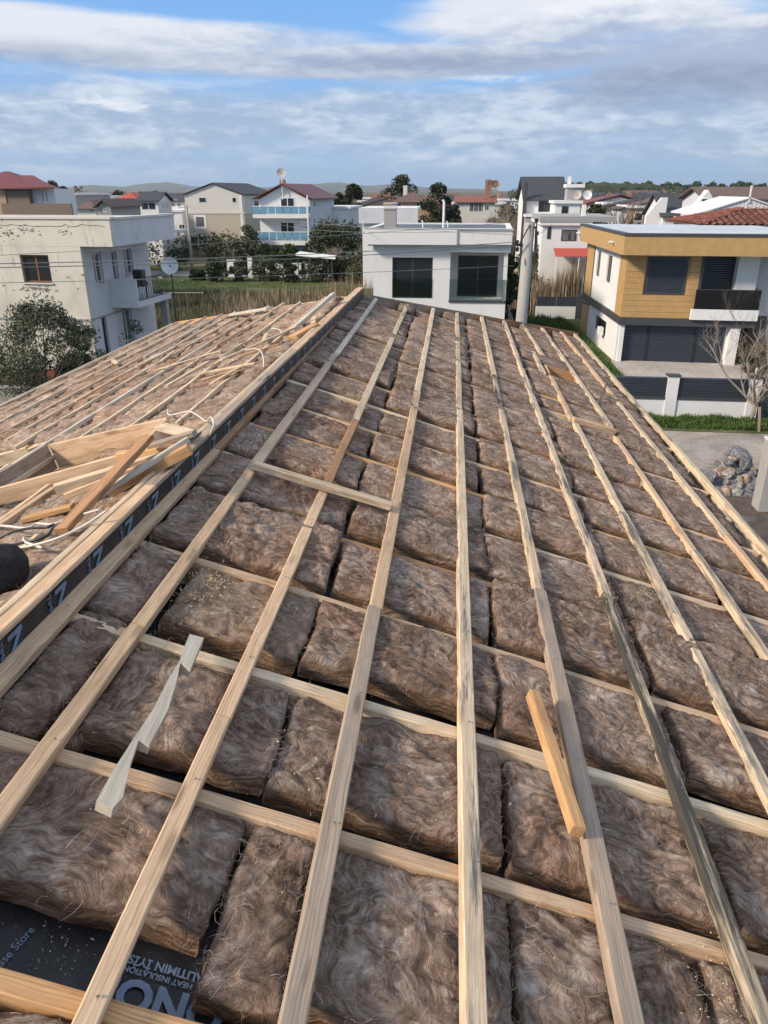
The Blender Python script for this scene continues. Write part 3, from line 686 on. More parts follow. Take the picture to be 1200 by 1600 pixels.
# cables
MAT['cable'] = plain('white_cable_sheath', (.62, .58, .50), .5); MAT['black_cable'] = plain('black_cable_sheath', (.02, .02, .022), .4); MAT['cap'] = plain('dark_cloth', (.018, .015, .018), .95, var=.4, scale=60)
def cable(label, pts, r, mat, pf=lp):
    P = [pf(*p) for p in pts]; Q = []
    for i in range(len(P) - 1):
        a, b, c, d = P[max(i - 1, 0)], P[i], P[i + 1], P[min(i + 2, len(P) - 1)]
        for s in range(6):
            t = s / 6; Q.append(.5 * ((2 * b) + (c - a) * t + (2 * a - 5 * b + 4 * c - d) * t * t + (3 * b - a - 3 * c + d) * t ** 3))
    Q.append(P[-1]); m = MB().tube(Q, r, 6); o = m.build('cable', MAT[mat], smooth=True); tag(o, label, 'cable', 'cables on the left slope'); return o
cable('white cable looped over the ridge beam', [(262, 640, .02), (264, 648, .03), (280, 646, .05), (296, 643, .06), (310, 650, .07), (322, 658, .08), (330, 652, .12), (334, 664, .10), (328, 680, .05)], .0055, 'cable')
cable('short white cable loop halfway up the left slope', [(378, 548, .04), (399, 545, .05), (410, 553, .07), (412, 574, .02)], .006, 'cable')
cable('pale cable loop near the top of the left slope', [(417, 521, .04), (423, 514, .05), (436, 515, .06), (441, 521, .03)], .006, 'cable')
cable('white cable curving in from the left frame edge', [(-20, 820, .03), (10, 822, .04), (42, 825, .05), (58, 818, .05), (82, 819, .05), (115, 808, .05), (156, 796, .07)], .006, 'cable')
cable('white cable running up beside the ridge beam', [(28, 856, .03), (52, 852, .04), (90, 841, .05), (130, 822, .06), (168, 797, .09)], .006, 'cable')
cable('short white cable end bent on the wool', [(37, 840, .03), (40, 847, .04), (66, 856, .03)], .006, 'cable')
cable('black cable snaking out from beside the dark bundle', [(-15, 850, .02), (12, 834, .04), (42, 826, .05), (72, 824, .05), (84, 820, .05), (72, 838, .04), (40, 847, .04), (15, 853, .02)], .006, 'black_cable')
cable('black cable along the left side of the ridge beam', [(268, 702, .02), (290, 690, .06), (320, 672, .03), (345, 650, .02), (372, 628, .02), (420, 588, .02)], .008, 'black_cable')
c = lp(-8, 890, .05)
bm = bmesh.new(); bmesh.ops.create_uvsphere(bm, u_segments=40, v_segments=24, radius=1); V = np.array([v.co[:] for v in bm.verts])
D = pn(V * 1.6 + 3) * .10 + pn(V * 5) * .03
for v, d in zip(bm.verts, D): v.co = v.co * (1 + d); v.co.x *= .115; v.co.y *= .125; v.co.z *= .095
me = bpy.data.meshes.new('cloth_bundle'); bm.to_mesh(me); bm.free(); me.materials.append(MAT['cap'])
for p in me.polygons: p.use_smooth = True
tag(link('cloth_bundle', me, None, M=Matrix.Translation(c)), 'dark rounded cloth bundle lying at the left frame edge by the cables', 'bundle')
# ------------------------------------------------------------------ loose timber on the right slope
GRT = 'loose timber on the right slope'
plank('pale cross board laid over three battens near the ridge', (398, 722, .048), (612, 786, .048), .055, .04, 'pale', pf=rp, up=NR, group=GRT)
plank('short orange pine block lying on the wool beside the fifth batten', (835, 1078, .05), (908, 1292, .05), .045, .045, 'orange', 'block', 'loose_block', rp, NR, GRT)
plank('short pale board bridging the small gap high on the right slope', (897, 652, .02), (960, 670, .02), .09, .05, 'pine', pf=rp, up=NR, group=GRT)
# the notched, twisted offcut
out8 = [(790, -25), (850, -10), (793, 122), (752, 95), (735, 175), (700, 290), (622, 438), (578, 418), (545, 510), (512, 655), (470, 700), (402, 668), (470, 545), (560, 405), (640, 285), (700, 165), (748, 88), (760, 45)]
P3 = [rp(x / 2.6667, 1000 + y / 2.6667, .03) for x, y in out8]; cc = sum(P3, Vector()) / len(P3)
oo = MB(); oo.prism([tuple(p) for p in P3], tuple(NR * -.036)); a = (P3[0] - P3[10]).normalized(); z = NR; y = z.cross(a).normalized(); a = y.cross(z)
Mx = Matrix((a, y, z)).transposed().to_4x4(); Mx.translation = cc; inv = Mx.inverted()
oo.v = [tuple(inv @ Vector(v)) for v in oo.v]; me = oo.mesh('notched_offcut', MAT['white_wood'])
tag(link('notched_offcut', me, None, M=Mx), 'bleached notched wood offcut lying aslant on the wool at lower left', 'plank', GRT)
# trimmed opening high on the right slope
op = thing('roof_opening', rp(875, 577), 'small timber lined opening high on the right slope', 'opening')
x0, x1, ya, yb = 1.30, 1.72, 9.69, 10.19
for a, b, mt in (((x0, yb), (x1, yb), 'rust'), ((x0, ya), (x0, yb), 'pine'), ((x1, ya), (x1, yb), 'rust')):
    beam('board', Vector((a[0], a[1], rz(a[0]))) + NR * -.010, Vector((b[0], b[1], rz(b[0]))) + NR * -.010, .03, .15, NR, mt, op)
a = rp(936, 632, .02); b = rp(950, 601, .22)
MAT['rod'] = plain('rusty_rod', (.10, .075, .06), .6)
tag(MB().tube([rp(934, 634, -.02), rp(951, 600, .03) + Vector((0, 0, .10))], .011, 8).build('iron_rod', MAT['rod']), 'dark iron rod leaning against the last batten but one', 'rod')
# sawdust and wood chips
def chips(name, cs, n, spread, label, sz=.004):
    g = np.random.default_rng(len(name) + n); V = []
    for (px, py, off, w) in cs:
        c = rp(px, py, off); m = int(n * w); r = np.abs(g.normal(0, spread, m)); th = g.uniform(0, 6.28, m)
        x = c.x + r * np.cos(th); y = c.y + r * np.sin(th) * 1.3; b = np.stack([x, y, 7.05 - .30 * x + off * 1.04 + g.normal(0, .004, m)], 1)
        e1 = g.normal(0, sz, (m, 3)); e2 = g.normal(0, sz * .5, (m, 3)); V.append(np.stack([b - e1, b + e2, b + e1, b - e2], 1))
    V = np.concatenate(V).reshape(-1, 3); F = np.arange(len(V)).reshape(-1, 4)
    return tag(link(name, npmesh(name, V, F, MAT['chip']), None, M=Matrix.Identity(4)), label, 'sawdust', kind='stuff')
MAT['chip'] = plain('sawdust', (.55, .42, .25), .9)
chips('sawdust', [(225, 1010, -.045, 1), (330, 905, -.03, 1.6), (300, 930, -.03, 1), (945, 930, .003, .8), (1140, 1560, -.04, .6), (1010, 930, -.03, .6), (100, 1470, -.15, .2), (330, 990, -.12, 1)], 420, .085, 'pale sawdust and wood chips scattered over the wool and battens', .0024)
chips('wood_shavings', [(700, 1000, -.05, 1), (450, 1200, -.05, 1), (900, 800, -.03, 1)], 160, .5, 'tiny wood shavings strewn over the right slope', .0030)
# ------------------------------------------------------------------ ground
def gmat(name, stops, scale=.25, det=8, bump=.2, fine=6.0, rough=.95):
    t = NT(name); p = t.pos(); a = t.noise(p, scale, det, .62, .4); b = t.noise(p, fine, 5, .65)
    k = t.ramp(a, *stops); k = t.mix(.35, k, t.ramp(b, (.28, .15), (.72, .85)), 'OVERLAY'); return t.out(k, rough, t.bump(b, bump, .03), spec=.15)
MAT['ground'] = gmat('rough_ground', [(.30, (.060, .072, .032)), (.48, (.095, .100, .045)), (.60, (.15, .125, .07)), (.75, (.22, .18, .115))], .06)
MAT['field'] = gmat('green_field', [(.32, (.040, .062, .020)), (.50, (.065, .085, .028)), (.62, (.13, .12, .06)), (.75, (.17, .14, .085))], .12)
MAT['road'] = gmat('pale_road', [(.3, (.22, .21, .20)), (.6, (.32, .31, .29))], .4)
MAT['concrete_yard'] = gmat('dusty_concrete_yard', [(.30, (.22, .185, .155)), (.5, (.33, .29, .25)), (.7, (.42, .385, .34))], .45, bump=.15)
MAT['mud'] = gmat('wet_dark_soil', [(.30, (.055, .042, .035)), (.6, (.12, .095, .078)), (.8, (.20, .165, .13))], .9, rough=.6)
MAT['patio'] = gmat('patio_concrete', [(.3, (.34, .31, .28)), (.7, (.46, .43, .39))], .6)
m = MB(); m.add([(-9000, -300, 0), (9000, -300, 0), (9000, 9000, 0), (-9000, 9000, 0)], [(0, 1, 2, 3)]); tag(m.build('ground', MAT['ground'], loc=(0, 0, 0)), kind='structure')
def patch(name, pts, z, mat):
    m = MB(); m.add([(x, y, z) for x, y in pts], [tuple(range(len(pts)))]); return tag(m.build(name, MAT[mat]), kind='structure')
patch('field', [(-36, 20), (-7, 20), (-5.5, 84), (-60, 84)], .02, 'field')
patch('road', [(-90, 85), (-6, 84.5), (-6, 90), (-90, 91.5)], .05, 'road')
patch('yard', [(3.2, 19), (30, 19), (30, 29.4), (4.5, 29.9)], .02, 'concrete_yard')
patch('dirt', [(3.0, 8), (26, 8), (26, 21.6), (14, 22.0), (9, 22.8), (3.2, 22.0)], .03, 'mud')
patch('verge', [(4, 29.7), (32, 29.0), (32, 31.6), (4, 31.6)], .035, 'field')
patch('garden', [(2.5, 32), (30, 32), (30, 75), (2.5, 75)], .012, 'field')
m = MB(); m.box(9.0, 17.5, 38.4, 42.6, -.1, .14); tag(m.build('patio', MAT['patio']), kind='structure')
m = MB(); m.box(9.2, 17.0, 37.6, 38.4, -.1, .07); tag(m.build('patio_step', MAT['patio']), kind='structure')
t = NT('puddle_water'); MAT['puddle'] = t.out((.05, .05, .05), .06, spec=.8)
pp = gp(1150, 812); m = MB(); n = 24
m.add([(pp.x + .75 * math.cos(a) * (1 + .2 * math.sin(3 * a)), pp.y + .30 * math.sin(a) * (1 + .25 * math.cos(2 * a)), .036) for a in [2 * math.pi * i / n for i in range(n)]], [tuple(range(n))])
tag(m.build('puddle', MAT['puddle']), kind='structure')

# hills far off
MAT['hill_wood'] = gmat('wooded_hill', [(.35, (.022, .034, .016)), (.55, (.045, .060, .026)), (.75, (.085, .085, .05))], .03, fine=.25, bump=.6)
MAT['hill_far'] = gmat('far_hill', [(.35, (.06, .075, .045)), (.65, (.13, .12, .08))], .004, fine=.02)
def ridge_hill(name, prof, dist, depth, mat, rough=1.0):
    """prof: (azimuth degrees, height); a hill mass with front and back slopes"""
    az0, az1 = prof[0][0], prof[-1][0]; n = 150; rows = 9; V = []
    for i in range(n + 1):
        a = az0 + (az1 - az0) * i / n; h = np.interp(a, [p[0] for p in prof], [p[1] for p in prof])
        for j in range(rows):
            s = j / (rows - 1); hh = h * math.sin(s * math.pi) ** .8; d = dist + depth * (s - .5)
            V.append((d * math.sin(R(a)), d * math.cos(R(a)), hh))
    V = np.array(V); V[:, 2] += (V[:, 2] > 1) * (pn(V / (dist * .018)) * .12 + pn(V / (dist * .006)) * .06 * rough) * V[:, 2]
    V[:, 2] = np.maximum(V[:, 2], -1)
    F = [(i * rows + j, (i + 1) * rows + j, (i + 1) * rows + j + 1, i * rows + j + 1) for i in range(n) for j in range(rows - 1)]
    return tag(link(name, npmesh(name, V, F, MAT[mat], True), M=Matrix.Identity(4)), kind='structure')
ridge_hill('hills', [(-34, 20), (-30, 30), (-26, 30), (-24.5, 45), (-22.5, 34), (-21, 62), (-19.8, 70), (-18, 38), (-15, 40), (-13, 30), (-9.5, 60), (-8, 66), (-6, 40), (-4.5, 56), (-2.5, 34), (0, 22), (3, 15)], 7000, 2500, 'hill_far')
ridge_hill('hill', [(4.5, 9), (6.5, 12), (7.8, 13), (9, 12.6), (11, 13.5), (13, 12.5), (15, 11), (17, 9.8), (19, 9.2), (22, 10), (26, 9), (32, 9)], 620, 160, 'hill_wood', 2.0)

# ------------------------------------------------------------------ vegetation
def leaf_mat(name, a, b, c):
    t = NT(name); k = t.ramp(t.isl(), (0, a), (.55, b), (1, c))
    m = t.out(k, .7, spec=.2); return m
MAT['olive'] = leaf_mat('olive_leaf', (.040, .048, .024), (.075, .085, .045), (.15, .16, .10))
MAT['dark_leaf'] = leaf_mat('dark_leaf', (.020, .028, .012), (.038, .050, .020), (.075, .085, .036))
MAT['green_leaf'] = leaf_mat('green_leaf', (.030, .052, .014), (.055, .085, .022), (.095, .13, .045))
MAT['yellow_leaf'] = leaf_mat('yellowish_leaf', (.07, .075, .02), (.13, .13, .04), (.22, .19, .07))
MAT['grass'] = leaf_mat('grass_blade', (.034, .072, .014), (.060, .115, .026), (.12, .16, .05))
MAT['dry'] = leaf_mat('dry_reed', (.15, .105, .06), (.27, .205, .13), (.42, .34, .23))
MAT['weeds'] = leaf_mat('mixed_weeds', (.05, .06, .025), (.10, .09, .05), (.19, .155, .10))
MAT['bark'] = plain('grey_bark', (.12, .095, .075), .9, var=.3); MAT['pale_bark'] = plain('pale_bark', (.26, .215, .175), .9, var=.25)
def leaves(name, centers, radii, n, size, mat, parent, loc, seed, flat=.5):
    g = np.random.default_rng(seed); c = np.array(centers); r = np.array(radii); i = g.integers(0, len(c), n)
    d = g.normal(size=(n, 3)); d /= np.linalg.norm(d, axis=1)[:, None]; rad = g.uniform(.25, 1, n) ** .5
    P = c[i] + d * rad[:, None] * r[i]; sz = size * g.uniform(.6, 1.4, n)
    a = g.normal(size=(n, 3)); a /= np.linalg.norm(a, axis=1)[:, None]; b = np.cross(a, g.normal(size=(n, 3))); b /= np.linalg.norm(b, axis=1)[:, None]
    a = a * sz[:, None]; b = b * (sz * flat)[:, None]; V = np.stack([P - a, P + b, P + a, P - b], 1).reshape(-1, 3)
    return tag(link(name, npmesh(name, V - np.array(loc), np.arange(4 * n).reshape(-1, 4), MAT[mat]), parent, M=Matrix.Translation(loc)), kind='stuff' if parent is not None else None)
def tree(name, label, loc, H, Wd, mat='olive', n=2500, size=.06, crown0=.25, trunk=.12, seed=0, group=None, clumps=26, cat='tree', bark='bark', cr=.22, shape='round', flat=.5):
    g = random.Random(seed * 7 + 1); loc = Vector(loc); th = thing(name, loc, label, cat, group)
    cs, rs = [], []
    for i in range(clumps):
        u = g.uniform(-1, 1); ph = g.uniform(0, 6.28); s = math.sqrt(1 - u * u) * g.uniform(.45, 1.0)
        k = (1 - .45 * max(0, u)) if shape == 'round' else (1 - .85 * (u * .5 + .5)) if shape == 'cone' else 1
        if shape == 'cone': s *= .9
        cz = H * (crown0 + (1 - crown0) * (.5 + .42 * u)); cs.append((loc.x + Wd / 2 * s * k * math.cos(ph), loc.y + Wd / 2 * s * k * math.sin(ph), loc.z + cz))
        q = cr * g.uniform(.6, 1.25) * Wd; rs.append((q, q, q * .8))
    m = MB(); top = loc + Vector((g.uniform(-.1, .1) * Wd, g.uniform(-.1, .1) * Wd, H * (crown0 + .25)))
    m.tube([loc, loc.lerp(top, .35) + Vector((g.uniform(-.05, .05) * Wd, 0, 0)), loc.lerp(top, .7), top], trunk, 7, trunk * .45)
    for c in cs[:9]:
        s0 = loc.lerp(top, g.uniform(.35, .9)); c = Vector(c); m.tube([s0, s0.lerp(c, .5) + Vector((0, 0, .05 * H)), c], trunk * .35, 4, trunk * .08)
    m.build('trunk', MAT[bark], th, True, loc=loc)
    leaves('crown', cs, rs, n, size, mat, th, loc, seed, flat); return th
def bare_tree(name, label, loc, H, spread, seed, trunk=.07, bark='pale_bark', levels=4, cat='tree', group=None, nb=5, fork=.28):
    g = random.Random(seed); th = thing(name, loc, label, cat, group); loc = Vector(loc); m = MB(); tm = MB()
    def grow(p, d, ln, r, lv):
        pts = [p]; q = p.copy(); dd = d.copy()
        for i in range(4):
            dd = (dd + Vector((g.gauss(0, .12), g.gauss(0, .12), .06))).normalized(); q = q + dd * ln / 4; pts.append(q.copy())
        m.tube(pts, r, 5 if lv > 2 else 3, r * .55, cap=False)
        if lv > 0:
            for i in range(g.randint(3, 4)):
                s = pts[g.randint(1, 4)]; e = (dd + Vector((g.gauss(0, .55), g.gauss(0, .55), g.gauss(.15, .25)))).normalized(); grow(s, e, ln * g.uniform(.5, .75), r * .5, lv - 1)
    f = loc + Vector((.03, 0, H * fork)); tm.tube([loc, loc.lerp(f, .5) + Vector((.04, 0, 0)), f], trunk, 8, trunk * .75); tm.build('trunk', MAT[bark], th, True, loc=loc)
    for i in range(nb):
        a = 2 * math.pi * i / nb + g.uniform(-.4, .4); grow(f - Vector((0, 0, .03)), Vector((math.cos(a) * spread, math.sin(a) * spread, 1)).normalized(), H * .42, trunk * .6, levels - 1)
    m.build('crown', MAT[bark], th, loc=f); return th
def blades(name, label, quad, n, h, w, mat, cat, seed, bend=.35, dens=None):
    """upright blades over a ground patch given by 4 xy corners"""
    g = np.random.default_rng(seed); q = np.array(quad, float); u = g.uniform(0, 1, n)[:, None]; v = g.uniform(0, 1, n)[:, None]
    P = (q[0] * (1 - u) + q[1] * u) * (1 - v) + (q[3] * (1 - u) + q[2] * u) * v
    P3 = np.concatenate([P, np.zeros((n, 1))], 1); k = pn(P3 * .35 + seed) + .7 * pn(P3 * 1.7 + seed); hh = h * g.uniform(.45, 1.15, n) * (1 + .6 * k) * (.4 if dens else 1 + 0 * k)
    if dens: hh = h * g.uniform(.5, 1.1, n) * np.clip(.7 + .9 * k, .15, 1.6)
    th = g.uniform(0, 6.28, n); d = np.stack([np.cos(th), np.sin(th), np.zeros(n)], 1); s = np.stack([-np.sin(th), np.cos(th), np.zeros(n)], 1) * (w * g.uniform(.6, 1.4, n))[:, None]
    b = g.uniform(0, bend, n)[:, None] * hh[:, None]; Z = np.array([0, 0, 1.0])
    m1 = P3 + d * b * .35 + Z * hh[:, None] * .55; t1 = P3 + d * b + Z * hh[:, None]
    V = np.stack([P3 - s, P3 + s, m1 + s * .7, m1 - s * .7, t1], 1).reshape(-1, 3); i = np.arange(n)[:, None] * 5
    F = np.concatenate([(i + np.array([[0, 1, 2]])), (i + np.array([[0, 2, 3]])), (i + np.array([[3, 2, 4]]))], 0)
    c = V.mean(0); c[2] = 0
    return tag(link(name, npmesh(name, V - c, F, MAT[mat]), M=Matrix.Translation(c)), label, cat, kind='stuff')
# ------------------------------------------------------------------ buildings
MAT['white'] = wall_mat('white_plaster', (.73, .725, .71), dirt=.16, stain=(.55, .53, .50)); MAT['cream'] = wall_mat('weathered_cream_plaster', (.66, .62, .53), dirt=.7, stain=(.36, .33, .28), scale=.7)
MAT['shade_white'] = wall_mat('shaded_bluish_white_plaster', (.60, .605, .63), dirt=.35, stain=(.42, .41, .40)); MAT['beige'] = wall_mat('beige_plaster', (.47, .42, .33), dirt=.2)  # shade_white: side walls' bluish shade painted in; also used for bluish white houses
MAT['offwhite'] = wall_mat('warm_white_plaster', (.62, .595, .54), dirt=.2, stain=(.5, .47, .42)); MAT['grey_wall'] = wall_mat('grey_plaster', (.33, .33, .33), dirt=.2)
MAT['brown_wall'] = wall_mat('brown_plaster', (.20, .15, .12), dirt=.15); MAT['tan_wall'] = wall_mat('tan_plaster', (.42, .30, .20), dirt=.2)
MAT['ochre'] = plain('ochre_cladding', (.46, .285, .115), .6, var=.07, scale=3); MAT['anthracite'] = plain('anthracite_metal', (.055, .058, .064), .5, var=.1); MAT['black_metal'] = plain('black_metal', (.02, .022, .026), .4)
MAT['navy_slat'] = plain('dark_blue_grey_slat', (.035, .042, .055), .45); MAT['roof_sheet'] = plain('pale_roof_membrane', (.50, .54, .56), .5, var=.1, scale=.8)
MAT['brown_frame'] = plain('brown_window_frame', (.26, .095, .035), .5); MAT['white_frame'] = plain('white_window_frame', (.75, .75, .74), .5); MAT['wood_post'] = plain('post_wood', (.33, .24, .16), .8)
MAT['concrete'] = wall_mat('grey_concrete', (.36, .345, .32), dirt=.35, stain=(.20, .19, .18)); MAT['cladding_stone'] = wall_mat('stone_cladding', (.50, .46, .41), dirt=.6, scale=5)
MAT['roof_felt'] = plain('dark_blue_grey_roof_felt', (.09, .105, .125), .6, var=.3, scale=1.5); MAT['chimney'] = plain('chimney_brick', (.30, .17, .12), .9); MAT['awning'] = plain('red_awning', (.42, .075, .05), .7, var=.15)
MAT['red_metal'] = plain('dark_red_roof_sheet', (.15, .035, .032), .5, var=.2); MAT['dark_roof'] = plain('charcoal_roof_shingle', (.045, .048, .055), .75, var=.25, scale=4); MAT['brown_roof'] = plain('brown_roof_tile', (.13, .085, .07), .8, var=.25, scale=4)
t = NT('red_clay_tile'); k = t.ramp(t.isl(), (0, (.13, .040, .028)), (.6, (.21, .068, .045)), (1, (.29, .12, .08))); MAT['clay'] = t.out(k, .8)
t = NT('dark_glass'); MAT['glass'] = t.out((.020, .025, .030), .08, spec=.6)
t = NT('curtained_glass'); a = t.noise(t.map(t.pos(), (6, 6, .4)), 3, 3, .5); MAT['glass_curtain'] = t.out(t.ramp(a, (.4, (.04, .045, .05)), (.6, (.20, .20, .20))), .15)
t = NT('blue_balcony_glass'); MAT['blue_glass'] = t.out((.16, .32, .44), .12, spec=.6)
t = NT('clear_railing_glass'); t.b.inputs['Transmission Weight'].default_value = 1.0; t.b.inputs['IOR'].default_value = 1.25; MAT['clear_glass'] = t.out((.62, .72, .70), .0)
t = NT('smoked_railing_glass'); t.b.inputs['Transmission Weight'].default_value = .6; MAT['smoke_glass'] = t.out((.03, .032, .036), .04)
class B:
    def __init__(s, name, label, cat, o, u=(1, 0), v=(0, 1), group=None):
        s.o = Vector((*o, 0)); s.u = Vector((*u, 0)).normalized(); s.v = Vector((*v, 0)).normalized(); s.t = thing(name, s.o, label, cat, group); s.planes = {}
    def F(s, p): return s.o + s.u * p[0] + s.v * p[1] + Vector((0, 0, p[2]))
    def loc(s, px, py, face='F', at=0.0):
        """pixel sight line onto the facade plane -> (distance along facade, z)"""
        d = sight(px, py); al, de = (s.u, s.v) if face == 'F' else (s.v, s.u); n = al.cross(Vector((0, 0, 1))); p0 = s.o + de * at
        h = EYE + d * ((p0 - EYE).dot(n) / d.dot(n)); r = h - p0; r.z = 0; return r.dot(al), (h.z)
    def rect(s, q, face='F', at=0.0):
        x0, y0, x1, y1 = q; a0, zt = s.loc(x0, y0, face, at); a1, zb = s.loc(x1, y1, face, at); return min(a0, a1), max(a0, a1), zb, zt
    def box(s, name, x0, x1, y0, y1, z0, z1, mat, parent=None): return MB(s.F).box(x0, x1, y0, y1, z0, z1).build(name, MAT[mat], parent or s.t)
    def fmap(s, face, at): # (a, depth inward, z)
        if face == 'F': return lambda p: s.F((p[0], at + p[1], p[2]))
        if face == 'R': return lambda p: s.F((at - p[1], p[0], p[2]))
        return lambda p: s.F((at + p[1], p[0], p[2]))
    def wall(s, face, at, a0, a1, z0, z1, holes, mat, th=.22, name='wall'):
        xs = sorted({a0, a1, *[c for h in holes for c in h[:2]]}); zs = sorted({z0, z1, *[c for h in holes for c in h[2:]]}); m = MB(s.fmap(face, at))
        inh = lambda x, z: any(h[0] < x < h[1] and h[2] < z < h[3] for h in holes)
        for i in range(len(xs) - 1):
            for j in range(len(zs) - 1):
                if inh((xs[i] + xs[i + 1]) / 2, (zs[j] + zs[j + 1]) / 2): continue
                x, X_, z, Z_ = xs[i], xs[i + 1], zs[j], zs[j + 1]
                for d in (0, th): m.add([(x, d, z), (X_, d, z), (X_, d, Z_), (x, d, Z_)], [(0, 1, 2, 3)])
        for (x, X_, z, Z_) in list(holes) + [(a0, a1, z0, z1)]:
            for a, b in (((x, z), (X_, z)), ((X_, z), (X_, Z_)), ((X_, Z_), (x, Z_)), ((x, Z_), (x, z))):
                m.add([(a[0], 0, a[1]), (b[0], 0, b[1]), (b[0], th, b[1]), (a[0], th, a[1])], [(0, 1, 2, 3)])
        return m.build(name, MAT[mat], s.t)
    def window(s, face, at, h, frame='white_frame', glass='glass', bars=1, depth=.10, fw=.05, name='window', sill=None, hbars=0, proud=False):
        a0, a1, z0, z1 = h; m = MB(s.fmap(face, at)); d = -.03 if proud else depth; D = d + .05
        if proud: a0 -= fw; a1 += fw; z0 -= fw; z1 += fw
        m.box(a0, a0 + fw, d, D, z0, z1); m.box(a1 - fw, a1, d, D, z0, z1); m.box(a0 + fw, a1 - fw, d, D, z0, z0 + fw); m.box(a0 + fw, a1 - fw, d, D, z1 - fw, z1)
        for i in range(bars):
            c = a0 + (a1 - a0) * (i + 1) / (bars + 1); m.box(c - fw / 2, c + fw / 2, d + .002, D, z0 + fw, z1 - fw)
        w = m.build(name, MAT[frame], s.t)
        e = MB(s.fmap(face, at)).box(a0 + fw * .8, a1 - fw * .8, d + .02, d + .035, z0 + fw * .8, z1 - fw * .8).build('pane', MAT[glass], w)
        if sill: MB(s.fmap(face, at)).box(a0 - .05, a1 + .05, -.06, depth, z0 - .06, z0).build('sill', MAT[sill], w)
        return w
def dish(name, label, loc, r, face, mat='white_frame', parent=None):
    f = Vector(face).normalized(); a = f.orthogonal().normalized(); b = f.cross(a); c = Vector(loc); V = []; F_ = []; n = 16
    for k in range(4):
        rr = r * k / 3
        for i in range(n): th = 2 * math.pi * i / n; V.append(tuple(c + (a * math.cos(th) + b * math.sin(th)) * rr + f * (.25 * rr * rr / r)))
    F_ = [(k * n + i, k * n + (i + 1) % n, (k + 1) * n + (i + 1) % n, (k + 1) * n + i) for k in range(3) for i in range(n)]
    th_ = thing(name, c, label, 'satellite dish', 'satellite dishes'); m = MB(); m.add(V, F_); m.build('reflector', MAT[mat], th_, True)
    m = MB(); m.tube([c + f * .02 - b * .0, c + f * r * .8], r * .03, 5); m.box(c.x - .0, c.x + .06, c.y - .03, c.y + .03, c.z - .03, c.z + .03)
    m.build('receiver_arm', MAT['anthracite'], th_); m = MB(); m.tube([c - f * .02, c - f * .12, c - f * .12 - Vector((0, 0, r * 1.2))], r * .05, 5); m.build('bracket', MAT['anthracite'], th_)
    return th_

# --- old weathered house at the left
A = B('weathered_house', 'weathered cream two storey flat roofed house behind the olive tree', 'house', (-16.0, 33.1), (.998, -.05), (.08, 1))
w1 = A.rect((30, 398, 82, 442)); g1 = (w1[0], w1[1], w1[2], w1[3])
A.wall('F', 0, -11, 0, -.1, 6.56, [g1], 'cream'); A.window('F', 0, g1, 'brown_frame', 'glass', 1, .12, .07, sill='offwhite')
s1 = A.rect((143, 396, 164, 441), 'R'); s2 = A.rect((173, 393, 187, 437), 'R'); s3 = A.rect((191, 389, 210, 427), 'R'); s4 = A.rect((158, 497, 174, 552), 'R'); s5 = A.rect((190, 482, 211, 530), 'R')
s4 = (s4[0], s4[1], .1, s4[3]); s5 = (s5[0], s5[1], max(.9, s5[2]), s5[3]); s2 = (s2[0], s2[1], 4.0, s2[3])
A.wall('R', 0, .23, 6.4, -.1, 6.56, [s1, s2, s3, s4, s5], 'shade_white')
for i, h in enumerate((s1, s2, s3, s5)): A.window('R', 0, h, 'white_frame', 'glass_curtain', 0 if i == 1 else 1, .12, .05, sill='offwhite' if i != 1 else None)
A.window('R', 0, s4, 'anthracite', 'glass', 0, .12, .06, name='door')
A.box('wall', -11, -.23, 6.4, 6.62, -.1, 6.56, 'cream'); A.box('floor', -10.9, -.24, .23, 6.38, 3.3, 3.5, 'concrete')
# roof slab with deep fascia, overhanging the right side
A.box('fascia', -11.0, 1.5, -.004, .30, 6.563, 7.66, 'cream'); A.box('fascia', 1.2, 1.503, .302, 6.5, 6.563, 7.63, 'shade_white'); A.box('fascia', -11, 1.19, 6.2, 6.5, 6.563, 7.63, 'cream'); A.box('fascia', -11, -10.7, .302, 6.19, 6.563, 7.63, 'cream')
A.box('roof_slab', -10.69, 1.19, .31, 6.19, 6.57, 7.1, 'concrete'); A.box('coping', -11.05, 1.56, -.05, .38, 7.662, 7.75, 'offwhite'); A.box('coping', 1.12, 1.56, .39, 6.5, 7.633, 7.73, 'offwhite')
A.box('storey_band', -11, .03, -.035, 0, 3.42, 3.50, 'grey_wall'); A.box('storey_band', .003, .035, .0, 6.4, 3.42, 3.50, 'grey_wall')
bl = A.rect((176, 438, 223, 474), 'F', 2.05)
A.box('balcony', .005, 1.32, 2.0, 5.6, 3.72, 3.92, 'shade_white'); A.box('balcony_wall', .005, 1.32, 2.0, 2.12, 3.922, 5.02, 'shade_white')
rl = MB(A.F); rl.box(1.26, 1.30, 2.13, 5.6, 4.96, 5.0); rl.box(1.26, 1.30, 2.13, 5.6, 4.02, 4.05)
for i in range(22): y = 2.2 + i * .155; rl.box(1.27, 1.29, y, y + .02, 4.05, 4.96)
rl.build('railing', MAT['anthracite'], A.t); A.box('balcony_wall', 1.22, 1.32, 2.13, 5.6, 3.922, 4.0, 'shade_white')
A.box('pillar', .9, 1.2, 5.2, 5.5, 0, 3.72, 'concrete')
for px in (182, 192): 
    a, z = A.loc(px, 425, 'R', .5)
MAT['flaked'] = plain('exposed_render', (.27, .245, .21), .95, var=.3)
g = random.Random(5)
def flake(cx, cz, sx, sz, n, m):
    for i in range(n):
        x = g.gauss(cx, sx); z = g.gauss(cz, sz); r = g.uniform(.02, .09); k = g.randint(5, 8)
        m.add([(x + r * g.uniform(.5, 1.6) * math.cos(2 * math.pi * j / k), -.0045, z + r * g.uniform(.3, .8) * math.sin(2 * math.pi * j / k)) for j in range(k)], [tuple(range(k))])
